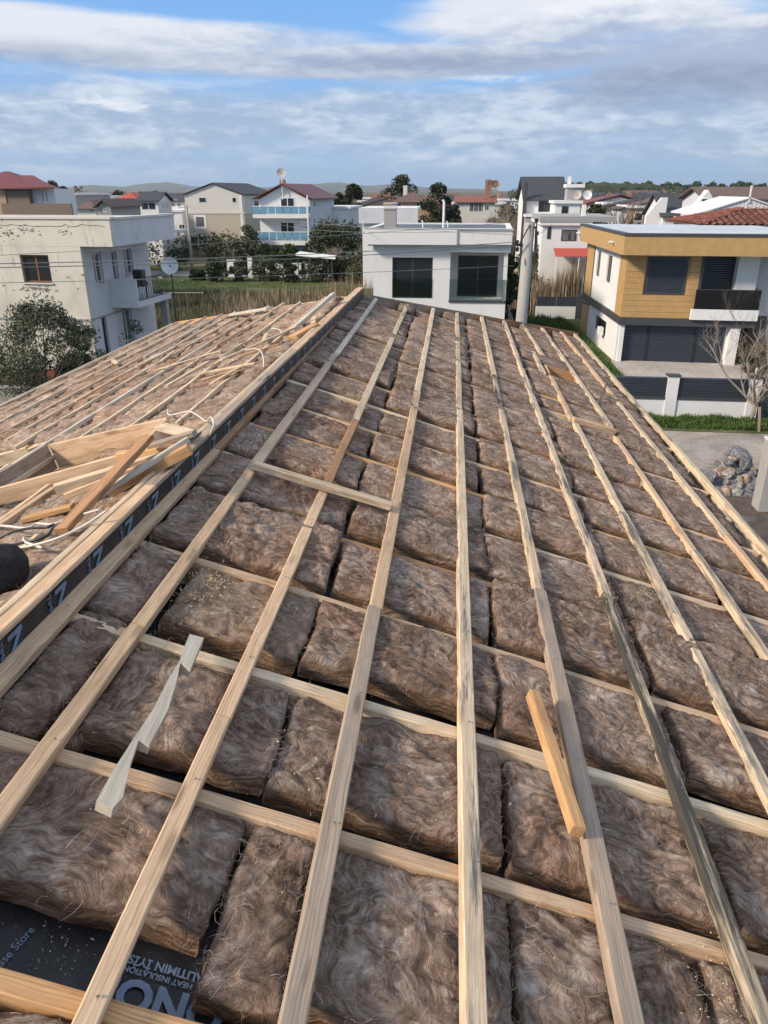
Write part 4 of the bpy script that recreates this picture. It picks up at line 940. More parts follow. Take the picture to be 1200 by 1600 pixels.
m = MB(A.F); flake(A.loc(8, 362)[0], A.loc(8, 362)[1] + .0, .22, .16, 26, m); flake(A.loc(36, 360)[0], A.loc(36, 360)[1], .5, .10, 34, m); flake(A.loc(60, 452)[0], A.loc(60, 452)[1], .5, .05, 50, m); flake(A.loc(100, 364)[0], A.loc(100, 364)[1], .25, .08, 14, m); flake(A.loc(70, 430)[0], A.loc(70, 430)[1], 1.6, 1.0, 12, m)
tag(m.build('flaked_plaster', MAT['flaked'], A.t), kind='stuff')
m = MB(A.F); pts = [(-11 + .25 * i, -.012, 7.40 + g.gauss(0, .035)) for i in range(51)]; m.tube([p for p in pts if p[0] < 1.5], .012, 4); m.build('crack', MAT['flaked'], A.t)
dish('satellite_dish', 'white satellite dish on a post beside the balcony of the weathered house', A.F((1.75, 4.9, 5.35)), .42, (.3, -1, .35))
m = MB(); c = A.F((1.75, 5.0, 0)); m.tube([c, c + Vector((0, 0, 5.2))], .04, 6); tag(m.build('dish_post', MAT['anthracite']), 'thin grey post carrying the satellite dish by the balcony', 'post')
bb = MB(A.F); bb.box(.55, 1.1, 3.2, 3.7, 4.55, 4.75); bb.box(.6, 1.05, 3.25, 3.65, 4.76, 5.3); bb.box(.62, .66, 3.25, 3.3, 3.925, 4.55); bb.box(1.0, 1.04, 3.6, 3.65, 3.925, 4.55); tag(bb.build('barbecue', MAT['black_metal']), 'black covered barbecue standing on the weathered house balcony', 'barbecue')
m = MB(A.F); m.box(.35, .9, 2.5, 3.1, 4.5, 4.55); m.box(.4, .44, 2.5, 2.55, 3.925, 4.5); m.box(.8, .84, 3.0, 3.05, 3.925, 4.5); tag(m.build('balcony_table', MAT['anthracite']), 'low dark table beside the barbecue on the balcony', 'table')
L0 = A.F((-7.9, .15, 7.7)); lt = thing('roof_lamp', L0, 'white floodlight on a short pole on the weathered house parapet', 'lamp'); m = MB(); m.tube([L0, L0 + Vector((0, 0, .75))], .03, 6); m.build('pole', MAT['grey_wall'], lt)
m = MB(); m.tube([L0 + Vector((0, 0, .75)), L0 + Vector((-.45, -.1, 1.0))], .07, 8); m.build('lamp_head', MAT['white_frame'], lt)
L1 = A.F((-7.1, .15, 7.7)); m = MB(); m.tube([L1, L1 + Vector((0, 0, .8))], .09, 10); tag(m.build('vent_pipe', MAT['white_frame']), 'short white vent pipe on the weathered house parapet beside the lamp', 'pipe')

# --- white flat roofed house in the centre
CC = B('white_house', 'white flat roofed house with two large dark windows in the centre', 'house', (yp(583, 400, 44.5).x, 44.5), (1, -.004), (.05, 1))
cw = CC.loc(791, 450)[0]; lo = CC.rect((704, 394, 788, 470)); hw = CC.rect((613, 402, 675, 466)); zt = 6.05
hw = (hw[0], hw[1], hw[2], hw[3]); lo = (lo[0], cw - .22, lo[2], lo[3])
CC.wall('F', 0, 0, cw, -.1, zt, [hw, lo], 'white', .3)
CC.window('F', 0, hw, 'anthracite', 'glass', 1, .10, .06)
CC.box('wall', .0, .3, .302, 8, -.1, zt, 'white'); CC.box('wall', cw - .2, cw, 1.8, 8, -.1, zt, 'white'); CC.box('wall', .302, cw - .22, 7.7, 8, -.1, zt, 'white')
CC.box('loggia_floor', lo[0], lo[1], .302, 1.8, lo[2] - .2, lo[2], 'white'); bw = CC.rect((716, 399, 776, 461), 'F', 1.6)
bw = (bw[0], min(bw[1], cw - .5), lo[2] + .02, min(bw[3], lo[3] - .1)); CC.wall('F', 1.6, lo[0], cw - .22, lo[2], zt, [bw], 'offwhite', .18); CC.window('F', 1.6, bw, 'anthracite', 'glass', 1, .06, .06)
CC.box('wall', lo[0] - .2, lo[0] - .002, .302, 1.6, lo[2], zt, 'white'); CC.box('railing', lo[0], cw - .06, -.03, -.008, lo[2] + .03, lo[2] + 1.15, 'clear_glass'); CC.box('railing', cw - .03, cw - .008, .0, 1.7, lo[2] + .03, lo[2] + 1.15, 'clear_glass'); CC.box('railing_base', lo[0] - .02, cw + .02, -.06, -.004, lo[2] - .12, lo[2] + .02, 'anthracite')
CC.box('railing', hw[0], hw[1], -.03, -.012, hw[2] + .02, hw[2] + 1.1, 'clear_glass')
x0 = CC.loc(572, 357)[0]; x1 = CC.loc(801, 360)[0]; xm = CC.loc(715, 360)[0]
CC.box('roof_slab', x0, xm, -.55, .0, zt - .02, 6.86, 'white'); CC.box('roof_slab', xm + .002, x1, -.46, .0, zt, 6.83, 'white'); CC.box('roof_slab', x0 + .31, x1 - .31, .002, 8.09, zt, zt + .70, 'roof_felt')
CC.box('parapet', x0, x0 + .3, .002, 8.4, zt, 6.86, 'white'); CC.box('parapet', x1 - .3, x1, .002, 8.4, zt, 6.83, 'white'); CC.box('parapet', x0 + .302, x1 - .302, 8.1, 8.4, zt, 6.83, 'white')
CC.box('coping', x0 - .03, x1 + .03, -.58, -.3, 6.862, 6.89, 'offwhite'); CC.box('trim', x0 + .15, x1 - .1, -.38, -.002, zt - .10, zt - .022, 'offwhite'); CC.box('lintel', lo[0] - .05, cw + .12, -.16, -.003, lo[3] + .02, lo[3] + .42, 'white')
c = CC.F((CC.loc(610, 345, 'F', 3)[0], 3.0, zt + .5)); cht = thing('roof_chimney', c, 'square stone chimney on the flat roof of the white house', 'chimney'); m = MB(); m.box(c.x - .35, c.x + .35, c.y - .35, c.y + .35, c.z, c.z + 1.2); m.build('shaft', MAT['concrete'], cht)
for i in range(3): m = MB(); m.box(c.x - .40, c.x + .40, c.y - .40, c.y + .40, c.z + 1.22 + i * .14, c.z + 1.30 + i * .14); m.build('cap_slat', MAT['cladding_stone'], cht)
for i, (px, hh, r, lb) in enumerate(((693, 1.6, .07, 'tall white vent pipe with a bent top on the white house roof'), (661, .5, .04, 'short thin pipe on the left of the white house roof'), (700, .45, .04, 'short thin pipe on the right of the white house roof'))):
    c = CC.F((CC.loc(px, 350, 'F', 2.5)[0], 2.5, zt + .5)); m = MB(); m.tube([c, c + Vector((0, 0, hh)), c + Vector((-.08, 0, hh + .15))], r, 7); tag(m.build('vent_pipe', MAT['white_frame']), lb, 'pipe')

# --- ochre and white modern house at the right
H = B('modern_house', 'two storey ochre and white house with a flat roof and dark shutters', 'house', (9.2, 42.3), (.998, -.07), (-.03, 1))
zb0, zb1 = 2.13, 2.52; zf0, zf1 = 5.75, 6.80
def HR(q, at=0.0): return H.rect(q, 'F', at)
win = HR((1014, 402, 1069, 461)); bal = HR((1098, 405, 1183, 482)); xr = bal[1]; xb = bal[0]
gar = HR((972, 510, 1133, 566)); xp0 = H.loc(1133, 560)[0]; xp1 = H.loc(1152, 540)[0]
H.wall('F', .08, 0, xb, zb1, zf0, [win], 'ochre', .2)
n = 11; bh = (zf0 - zb1) / n
for i in range(n):
    for a, b in (((0, xb) if (zb1 + bh * i > win[3] or zb1 + bh * (i + 1) < win[2]) else (0, win[0] - .1)), ((win[1] + .1, xb) if not (zb1 + bh * i > win[3] or zb1 + bh * (i + 1) < win[2]) else (0, 0))):
        if b > a: MB(H.F).box(a, b, 0, .078, zb1 + bh * i + .006, zb1 + bh * (i + 1) - .006).build('siding_board', MAT['ochre'], H.t)
H.window('F', 0, (win[0] - .02, win[1] + .02, win[2] - .02, win[3] + .02), 'anthracite', 'navy_slat', 0, .06, .13)
ww = MB(H.F)
for i in range(22): z = win[2] + .12 + i * (win[3] - win[2] - .26) / 22; ww.box(win[0] + .12, win[1] - .12, .06, .08, z, z + (win[3] - win[2]) / 30)
sh = ww.build('shutter', MAT['navy_slat'], H.t)
H.box('corner_trim', xb - .02, xb + .12, -.03, .3, zb1, zf0, 'anthracite')
H.box('side_cladding', -.06, .0, .0, 1.5, zb1, zf0, 'ochre')
for i in range(n): H.box('siding_board', -.075, -.062, .02, 1.48, zb1 + bh * i + .012, zb1 + bh * (i + 1) - .012, 'ochre')
H.box('storey_band', -.12, xr + .05, -.12, .12, zb0, zb1, 'anthracite'); H.box('storey_band', -.12, .10, .121, 10.8, zb0, zb1, 'anthracite')
# left side wall with slit windows
q1 = H.rect((934.5, 391, 935.5, 433), 'L'); q2 = H.rect((950.5, 398, 952.5, 443), 'L'); q3 = H.rect((931, 491, 945, 526), 'L')
H.wall('L', 0, 1.5, 8.6, zb1, zf0, [q1, q2], 'white'); H.wall('L', 0, .0, 10.7, 0, zb0, [q3], 'white')
for q in (q1, q2, q3): H.window('L', 0, q, 'anthracite', 'glass', 0, .08, .07)
H.box('corner_trim', -.04, .02, 1.46, 1.56, zb1, zf0, 'anthracite'); H.box('corner_trim', -.04, .02, 8.5, 8.62, zb1, zf0, 'anthracite'); H.box('wall', -.03, .2, 8.64, 10.8, 0, zf0, 'ochre')
# recessed balcony
H.wall('F', 1.6, xb, xr + 1.6, zb1, zf0, [], 'white', .2); sb = H.rect((1101, 406, 1149, 481), 'F', 1.6)
m = MB(H.F); nn = 34
for i in range(nn): z = zb1 + .1 + i * (zf0 - zb1 - .2) / nn; m.box(xb + .15, sb[1], 1.54, 1.575, z, z + (zf0 - zb1 - .2) / nn * .8)
m.build('balcony_shutter', MAT['navy_slat'], H.t); c1 = H.rect((1155, 407, 1176, 470), 'F', .4); H.box('pillar', c1[0], c1[1], .35, .8, zb1, zf0, 'white')
bz = HR((1084, 482, 1183, 498)); H.box('balcony_wall', xb - .25, xr, -.30, -.13, zb1 - .01, bz[3], 'white'); H.box('balcony_floor', xb + .14, xr, -.12, 1.6, zb1 + .002, zb1 + .15, 'white')
rz1 = HR((1087, 452, 1183, 481))[3]; H.box('railing', xb - .15, xr - .02, -.25, -.235, bz[3] + .01, rz1, 'smoke_glass'); H.box('handrail', xb - .15, xr, -.27, -.215, rz1, rz1 + .04, 'anthracite'); H.box('railing', xr - .03, xr - .015, -.21, 1.5, bz[3] + .01, rz1, 'smoke_glass'); H.box('handrail', xr - .05, xr, -.21, 1.5, rz1, rz1 + .04, 'anthracite')
H.box('balcony_wall', xr - .15, xr, -.12, 1.6, zb1 + .152, bz[3], 'white')
# ground floor: roller shutters, pillar
H.wall('F', .35, 0, xp0, 0, zb0, [], 'white', .2)
m = MB(H.F); nn = 26
for i in range(nn): z = .16 + i * (zb0 - .18) / nn; m.box(.12, xp0 - .1, .30, .335, z, z + (zb0 - .18) / nn * .78)
m.build('roller_shutter', MAT['navy_slat'], H.t)
for f in (.27, .71): H.box('shutter_guide', xp0 * f, xp0 * f + .08, .26, .30, .15, zb0 - .01, 'black_metal')
H.box('pillar', xp0, xp1, -.05, .5, .1, zb0, 'white'); H.box('wall', xp0, xr, 2.6, 2.8, 0, zb0, 'white'); H.box('storey_slab', .1, xr, .13, 2.6, zb0 + .02, zb0 + .3, 'white')
H.box('wall', xr + 1.4, xr + 1.6, 1.8, 10.5, 0, zf0, 'white'); H.box('wall', .3, xr + 1.4, 10.5, 10.7, 0, zf0, 'white')
# roof with deep ochre fascia
XR2 = xr + 3.2
H.box('fascia', -.55, XR2, -.95, -.75, zf0, zf1 - .12, 'ochre'); H.box('fascia', -.55, -.35, -.748, 11.2, zf0, zf1 - .12, 'ochre'); H.box('fascia', XR2 - .2, XR2, -.748, 11.2, zf0, zf1 - .12, 'ochre')
H.box('roof_edge', -.60, XR2 + .05, -1.0, -.6, zf1 - .12, zf1, 'anthracite'); H.box('roof_edge', -.60, -.25, -.598, 11.2, zf1 - .12, zf1, 'anthracite')
H.box('soffit', -.34, XR2 - .21, -.745, 11.0, zf0 + .01, zf0 + .10, 'white')
for i in range(4): x = -.24 + i * (XR2 + .2) / 4; H.box('roof_panel', x, x + (XR2 + .2) / 4 - .06, -.59, 11.1, zf1 - .10, zf1 - .02 - .012 * (i % 2), 'roof_sheet')
for i in range(3): x = HR((1130 + 18 * i, 370, 1140, 390))[0]
for px, py in ((959, 379), (907, 365)):
    a, z = H.loc(px, py, 'L', -.56); c = H.F((-.60, a, z)); m = MB(); m.tube([c, c + Vector((-.22, 0, .03))], .07, 8); m.build('outlet', MAT['white_frame'], H.t)
c = H.F((-.05, H.loc(922, 483, 'L')[0], 2.0)); m = MB(); m.tube([c, c + Vector((-.5, -.1, .2))], .03, 5); m.box(c.x - .62, c.x - .45, c.y - .17, c.y - .03, c.z + .16, c.z + .22); m.build('outdoor_lamp', MAT['anthracite'], H.t)
c = H.F((-.1, H.loc(944, 517, 'L')[0], H.loc(944, 517, 'L')[1])); m = MB(); m.box(c.x - .25, c.x, c.y - .3, c.y + .3, c.z - .2, c.z + .22); m.build('outdoor_unit', MAT['white_frame'], H.t)

# --- generic smaller houses
def roof_mesh(b, x0, x1, y0, y1, z0, zt, kind, ov=.4, th=.12):
    m = MB(b.F); X0, X1, Y0, Y1 = x0 - ov, x1 + ov, y0 - ov, y1 + ov; xm, ym = (X0 + X1) / 2, (Y0 + Y1) / 2
    if kind == 'hip':
        w = min(X1 - X0, Y1 - Y0) / 2
        r0, r1 = ((X0 + w, ym), (X1 - w, ym)) if X1 - X0 >= Y1 - Y0 else ((xm, Y0 + w), (xm, Y1 - w))
        P = [(X0, Y0, z0), (X1, Y0, z0), (X1, Y1, z0), (X0, Y1, z0), (*r0, zt), (*r1, zt)]
        F_ = [(0, 1, 5, 4), (1, 2, 5), (2, 3, 4, 5), (3, 0, 4), (0, 3, 2, 1)] if X1 - X0 >= Y1 - Y0 else [(0, 1, 4), (1, 2, 5, 4), (2, 3, 5), (3, 0, 4, 5), (0, 3, 2, 1)]
        m.add(P, F_)
    elif kind == 'gableF':                     # gable towards the viewer
        for s, a in ((1, X0), (-1, X1)): m.prism([(a, Y0, z0), (xm, Y0, zt), (xm, Y0, zt + th), (a, Y0, z0 + th)], tuple(b.v * (Y1 - Y0)) if False else (0, Y1 - Y0, 0))
    elif kind == 'gableS':
        for a in (Y0, Y1): m.prism([(X0, a, z0), (X0, ym, zt), (X0, ym, zt + th), (X0, a, z0 + th)], (X1 - X0, 0, 0))
    return m
def house(name, label, q, y, depth, base=0, mat='white', roof='flat', rise=0.0, rmat='dark_roof', wins=(), side=(), v=(0, 1), u=(1, 0), group='houses of the neighbourhood', ov=.35, storeys=None, gmat_=None, smat=None):
    """q = (px left, py eave, px right) sighted on the plane at distance y"""
    p0 = yp(q[0], q[1], y); b = B(name, label, 'house', (p0.x, y), u, v, group); w = b.loc(q[2], q[1])[0]; z = p0.z
    b.w, b.z, b.d = w, z, depth
    wl = b.box('wall', 0, w, 0, depth, base, z, mat)
    if smat: b.box('side_wall', w, w + .05, 0, depth, base, z, smat)  # thin slab giving the side wall its painted shade
    if roof == 'flat':
        b.box('roof_slab', -.2, w + .2, -.2, depth + .2, z + .002, z + .25 + rise, gmat_ or mat)
    else:
        if roof == 'gableF': MB(b.F).prism([(0, 0, z), (w, 0, z), (w / 2, 0, z + rise * .96)], (0, depth, 0)).build('gable', MAT[gmat_ or mat], b.t)
        if roof == 'gableS': MB(b.F).prism([(0, 0, z), (0, depth / 2, z + rise * .96), (0, depth, z)], (w, 0, 0)).build('gable', MAT[gmat_ or mat], b.t)
        m = roof_mesh(b, 0, w, 0, depth, z + .01, z + rise + .01, roof, ov); m.build('roof', MAT[rmat], b.t)
    for r in wins: b.window('F', 0, b.rect(r[:4]), r[4] if len(r) > 4 else 'white_frame', r[5] if len(r) > 5 else 'glass', r[6] if len(r) > 6 else 1, proud=True, fw=.06)
    for r in side: b.window('R', w + (.05 if smat else 0), b.rect(r[:4], 'R', w), 'white_frame', 'glass', 0, proud=True, fw=.06)
    return b
# beige three storey house
D = house('beige_house', 'three storey beige and cream gabled house left of the blue balcony house', (288, 305, 380), 115, 16, mat='offwhite', roof='gableF', rise=1.55, rmat='dark_roof', v=(.06, 1), wins=[(311, 309, 322, 316, 'white_frame', 'glass', 0), (363, 309, 369, 316, 'white_frame', 'glass', 0)], side=[(397, 313, 404, 321)], ov=.25)
zs = D.loc(330, 334)[1]; D.box('lower_cladding', -.02, D.w + .02, -.06, -.004, 0, zs, 'beige'); D.box('string_course', -.05, D.w + .05, -.12, -.062, zs, zs + .25, 'offwhite')
D.box('corner_post', D.w - .6, D.w - .2, -.09, -.062, 0, D.z, 'white')
for r in ((306, 339, 320, 354), (311, 370, 324, 384)): D.window('F', -.06, D.rect(r), 'white_frame', 'glass_curtain', 0, proud=True, fw=.28)
D.box('side_cladding', D.w + .004, D.w + .05, .1, 16, 0, zs, 'beige'); D.box('porch', .0, 1.6, -2.6, -.07, zs * .45, zs * .45 + .25, 'beige'); D.box('porch_post', 9.2, 9.5, -1.2, -.9, 0, zs * .45, 'white')
# house with blue glass balconies
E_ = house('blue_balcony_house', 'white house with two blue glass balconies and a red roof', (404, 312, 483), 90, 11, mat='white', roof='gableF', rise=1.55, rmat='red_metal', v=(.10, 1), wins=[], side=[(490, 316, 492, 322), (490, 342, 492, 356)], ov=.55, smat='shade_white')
for r in ((439, 310, 460, 334), (439, 348, 460, 372)): E_.window('F', 0, E_.rect(r), 'white_frame', 'glass', 1, proud=True, fw=.08)
for (ya, yb, yc) in ((323, 335, 341), (363, 376, 383)):
    z2 = E_.loc(440, ya, 'F', -1.4)[1]; z1 = E_.loc(440, yb, 'F', -1.4)[1]; z0 = E_.loc(440, yc, 'F', -1.4)[1]
    E_.box('balcony', -.3, E_.w + .1, -1.4, -.004, z0, z1, 'white')
    nn = 7
    for i in range(nn): xx = -.28 + i * (E_.w + .36) / nn; E_.box('railing_panel', xx, xx + (E_.w + .36) / nn - .06, -1.39, -1.37, z1 + .05, z2, 'blue_glass')
    E_.box('handrail', -.3, E_.w + .1, -1.42, -1.35, z2 + .002, z2 + .07, 'white_frame')
    for xx in (-.29, E_.w + .05): E_.box('railing_panel', xx, xx + .03, -1.34, -.01, z1 + .05, z2, 'blue_glass')
E_.box('cabinet', E_.w - 1.0, E_.w - .15, -.5, -.01, E_.loc(480, 336)[1] - 1.1, E_.loc(480, 336)[1] + .1 - .4, 'white_frame')
E_.box('awning_post', E_.w + .1, E_.w + .25, -1.45, -1.3, 0, E_.loc(480, 305)[1], 'white_frame')
cz = E_.F((1.9, 3, E_.z + 1.0)); m = MB(); m.box(cz.x - .3, cz.x + .3, cz.y - .3, cz.y + .3, cz.z - .6, cz.z + 1.1); m.build('chimney', MAT['chimney'], E_.t)
ap = E_.F((E_.w / 2, -.4, E_.z + 1.5)); m = MB(); m.tube([ap + Vector((0, 0, -1.5)), ap + Vector((0, 0, .9))], .05, 5); tag(m.build('dish_post', MAT['white_frame']), 'thin white mast at the gable of the blue balcony house', 'post'); dish('satellite_dish', 'brownish satellite dish on the gable mast of the blue balcony house', ap + Vector((0, -.1, 1.2)), .5, (.2, -1, .3), 'cladding_stone')
P0 = yp(468, 379, 84); P1 = yp(520, 390, 80); cp = thing('carport', (P0.x + 2, 82, 0), 'low white carport roof beside the blue balcony house', 'carport'); m = MB(); m.prism([(P0.x, 84, 2.6), (P1.x, 82, 2.35), (P1.x + .3, 79.5, 2.35), (P0.x + .2, 80.5, 2.6)], (0, 0, .18)); m.build('roof', MAT['white'], cp)
for x, y in ((P0.x + .4, 80.8), (P1.x - .1, 80.0), (P1.x - .4, 81.8)): m = MB(); m.tube([(x, y, 0), (x, y, 2.4)], .05, 6); m.build('post', MAT['anthracite'], cp)
# others
W0 = 'white_frame'; MAT['old_red'] = plain('faded_red_roof', (.21, .085, .06), .8, var=.25, scale=2)
house('white_annex', 'plain white box shaped annex right of the blue balcony house', (507, 326, 546), 100, 9, roof='flat', smat='shade_white', v=(.05, 1))
b = house('pale_flat_house', 'low pale green white flat house behind the chimney of the central white house', (566, 329, 648), 75, 8, roof='flat', mat='white', wins=[(584, 342, 589, 350), (622, 344, 640, 350)]); b.box('parapet', -.3, b.w + .3, -.35, -.21, b.z - 1.1, b.z + .25, 'shade_white')
b = house('ochre_wall_house', 'tan house with a brown roof and balcony between the big trees', (612, 316, 673), 120, 10, mat='tan_wall', roof='hip', rise=1.4, rmat='brown_roof', wins=[(616, 318, 627, 326), (651, 316, 659, 326)]); b.box('balcony', -.3, b.w * .55, -1.2, -.01, b.z - 2.6, b.z - 1.8, 'offwhite'); b.box('chimney', 1.5, 2.1, 3, 3.6, b.z, b.z + 2.3, 'offwhite')
b = house('pink_roof_house', 'white house with a pale red roof and a brick chimney on the skyline', (713, 317, 774), 125, 10, mat='offwhite', roof='gableS', rise=.9, rmat='old_red', wins=[(734, 317, 754, 330, W0, 'glass_curtain', 2), (758, 321, 763, 328)]); b.box('chimney', b.w * .74, b.w * .74 + .9, 3, 3.8, b.z, b.z + 3.3, 'chimney')
dish('satellite_dish', 'dark red satellite dish on the pink roofed house, nearer its chimney', b.F((b.w * .90, 2.8, b.z + 2.6)), .6, (.1, -1, .2), 'chimney'); dish('satellite_dish', 'dark red satellite dish on the pink roofed house, farther from its chimney', b.F((b.w * 1.0, 2.8, b.z + 2.6)), .6, (.2, -1, .2), 'chimney')
# dark roofed modern house right of the pole
b = house('dark_roof_house', 'white modern house with a steep charcoal roof behind the concrete pole', (822, 314, 882), 80, 9, roof='gableS', rise=2.1, rmat='dark_roof', wins=[(843, 315, 867, 330, 'anthracite', 'glass', 2)]); b.box('terrace', -.2, b.w, -2.0, -.01, b.loc(850, 338)[1], b.loc(850, 334)[1], 'white')
b.box('lower_wall', -.1, 3.2, -1.9, -.02, 0, b.loc(850, 339)[1], 'grey_wall'); b.box('chimney_pipe', -.3, .05, -.4, -.05, 0, b.loc(818, 285)[1], 'anthracite')
b2 = house('white_block', 'white cube shaped wing with a narrow dark window below the grey tower', (868, 318, 907), 76, 6, roof='flat', wins=[(879, 323, 886, 337, 'anthracite', 'glass', 0)]); b2.box('tower', 1.1, 2.5, 1, 2.6, b2.z + .26, b2.z + 1.35, 'grey_wall'); b2.box('tower_cap', .95, 2.65, .85, 2.75, b2.z + 1.352, b2.z + 1.65, 'white'); b2.box('cowl', 1.15, 1.45, 1.4, 1.7, b2.z + 1.652, b2.z + 2.3, 'white')
dish('satellite_dish', 'tan satellite dish on the grey roof tower behind the parapet house', b2.F((1.95, .7, b2.z + .72)), .42, (0, -1, .2), 'cladding_stone'); dish('satellite_dish', 'white satellite dish beside the grey roof tower', b2.F((2.9, .7, b2.z + .72)), .42, (.1, -1, .2))
b = house('grey_parapet_house', 'white house with a grey parapet and a red awning', (848, 352, 921), 62, 9, roof='flat', mat='white', wins=[(879, 360, 899, 375, 'anthracite', 'glass_curtain', 1), (857, 355, 859, 372, 'anthracite', 'glass', 0)], v=(.02, 1)); zg = b.loc(850, 338)[1]; b.box('parapet', -.25, b.w + 1.9, -.25, 8, b.z + .252, zg, 'grey_wall'); b.box('chimney', b.w * .85, b.w * .85 + .3, 1, 1.3, zg, zg + .8, 'white')
aw = B('awning', 'red awning sloping out from the grey parapet house', 'awning', (b.F((.9, 0, 0)).x, 61.6)); z1 = b.loc(880, 388)[1]; MB(aw.F).prism([(0, 0, z1), (0, -1.7, z1 - .45), (0, -1.7, z1 - .41), (0, 0, z1 + .04)], (b.w - .6, 0, 0)).build('canopy', MAT['awning'], aw.t)
for x in (.1, b.w / 2, b.w - .8): MB(aw.F).tube([(x, -1.6, 0), (x, -1.6, z1 - .5)], .04, 5).build('post', MAT['white_frame'], aw.t)
b = house('steep_dark_roof_house', 'white gabled house with a steep dark roof above the ochre house roof', (1036, 340, 1092), 85, 8, roof='gableS', rise=2.2, rmat='dark_roof'); MB(b.F).prism([(-1.6, .3, 0), (.3, .3, 0), (.3, .3, b.z + 1.9), (-.3, .3, b.z + 1.9), (-1.6, .3, b.z + .2)], (0, .4, 0)).build('gable', MAT['white'], b.t)
b = house('brown_roof_house', 'grey white house with a long brown roof on the right skyline', (1106, 313, 1225), 75, 8, roof='gableS', rise=1.0, rmat='brown_roof', mat='shade_white', ov=.5); MB(b.F).prism([(-1.1, -.9, 0), (.35, -.9, 0), (.35, -.9, b.z - .1), (-.35, -.9, b.z + .85), (-1.1, -.9, b.z - .3)], (0, 1.2, 0)).build('gable', MAT['white'], b.t)
b.window('F', -.9, b.rect((1097, 311, 1104, 319), 'F', -.9), 'white_frame', 'glass', 0, proud=True)
mz = yp(1088, 336, 64); az_ = yp(1171, 310, 64); b = B('white_shed', 'large white gabled shed roof behind the red tiled roof', 'shed', (mz.x, 64)); wv = (az_.x - mz.x) * 2; b.box('wall', .2, wv - .2, .2, 7, 0, mz.z - .3, 'offwhite')
nn = 26
for sx in (0, 1):
    for i in range(nn // 2):
        f0 = i / (nn // 2); f1 = (i + 1) / (nn // 2) - .01; X0 = wv / 2 * f0 if not sx else wv - wv / 2 * f0; X1 = wv / 2 * f1 if not sx else wv - wv / 2 * f1
        MB(b.F).prism([(X0, 0, mz.z - .9), (X1, 0, mz.z - .9), (X1, 0, mz.z + (az_.z - mz.z) * f1), (X0, 0, mz.z + (az_.z - mz.z) * f0)], (0, .06, 0)).build('cladding_panel', MAT['white'], b.t)
m = roof_mesh(b, 0, wv, 0, 7, mz.z, az_.z, 'gableF', .1, .1); m.build('roof', MAT['white'], b.t); b.box('mast', wv / 2 - .05, wv / 2 + .05, -.1, 0, az_.z - .3, az_.z + .9, 'white_frame')
# red tiled hip roof, real tile rows
b = B('red_tile_house', 'house under a red clay tiled hip roof at the right edge', 'house', (yp(1092, 344, 52).x, 52), (1, 0), (0, 1)); zE = yp(1145, 352, 52).z; wv = 12.0; dv = 8.0
b.box('wall', 2.2, wv, .5, dv, 0, zE - .05, 'offwhite'); b.box('wall', .6, wv, 3.0, dv, 0, zE - .04, 'offwhite')
zr_ = yp(1165, 327, 54).z; rise = zr_ - zE; tm = MB(b.F)
for i in range(26):
    for j in range(12):
        x = i * .46 + (.0); f0 = j / 12; f1 = (j + 1.15) / 12; y0_ = f0 * 4.0; y1_ = f1 * 4.0
        if x < y0_ * .95 - .2: continue
        xa, xb_ = x, x + .40; z0_ = zE + rise * f0 + .05; z1_ = zE + rise * f1
        tm.add([(xa, y0_, z0_), ((xa + xb_) / 2, y0_, z0_ + .09), (xb_, y0_, z0_), (xb_, y1_, z1_), ((xa + xb_) / 2, y1_, z1_ + .09), (xa, y1_, z1_)], [(0, 1, 4, 5), (1, 2, 3, 4)])
    if i < 18:
        for j in range(12):
            y = i * .44; f0 = j / 12; f1 = (j + 1.15) / 12; lim = min(y, 8 - y)
            if f0 * 4 > lim + .3: continue
            tm.add([(f0 * 3.8, y, zE + rise * f0 + .05), (f0 * 3.8, y + .2, zE + rise * f0 + .14), (f0 * 3.8, y + .40, zE + rise * f0 + .05), (f1 * 3.8, y + .40, zE + rise * f1), (f1 * 3.8, y + .2, zE + rise * f1 + .09), (f1 * 3.8, y, zE + rise * f1)], [(0, 1, 4, 5), (1, 2, 3, 4)])
tag(tm.build('roof_tile', MAT['clay'], b.t), kind='stuff'); MB(b.F).prism([(0, 0, zE), (3.9, 4, zE + rise), (wv, 4, zE + rise), (wv, 0, zE)], (0, 0, -.06)).build('roof_deck', MAT['brown_roof'], b.t)
MB(b.F).prism([(0, 0, zE), (0, 8, zE), (3.9, 4, zE + rise)], (0, 0, -.06)).build('roof_deck', MAT['brown_roof'], b.t); MB(b.F).prism([(0, 8, zE), (wv, 8, zE), (wv, 4, zE + rise), (3.9, 4, zE + rise)], (0, 0, -.06)).build('roof_deck', MAT['brown_roof'], b.t)
# left background
b = house('red_roof_house', 'brown and white house with a dark red roof at the top left', (-60, 295, 43), 62, 5, mat='brown_wall', roof='hip', rise=1.3, rmat='red_metal', ov=.5, v=(-.05, 1)); b.box('wing', b.w, b.w + 1.9, .6, 4.5, 0, b.z, 'white'); MB(b.F).prism([(b.w - 1, -.3, b.z + .01), (b.w + 2.3, -.3, b.z + .01), (b.w - .6, 2.6, b.z + .9), (b.w - 3, 2.6, b.z + .9)], (0, 0, .12)).build('roof', MAT['red_metal'], b.t)
for r in ((65, 298, 69, 314), (71, 298, 75, 314)): b.window('F', .6, b.rect(r, 'F', .6), 'white_frame', 'glass', 0, proud=True)
b.box('panel', b.w - 6.2, b.w - 1.9, -.06, -.004, 0, b.z, 'tan_wall'); b.box('parapet_wall', b.w - .2, b.w + 5.2, -4.2, -4.0, 0, b.loc(100, 318, 'F', -4)[1], 'brown_wall')
m = MB(b.F)
for dx in (0, .55): m.tube([(b.w + .2 + dx, .5, b.z - 2.3), (b.w + .2 + dx, .5, b.z - .1)], .03, 4)
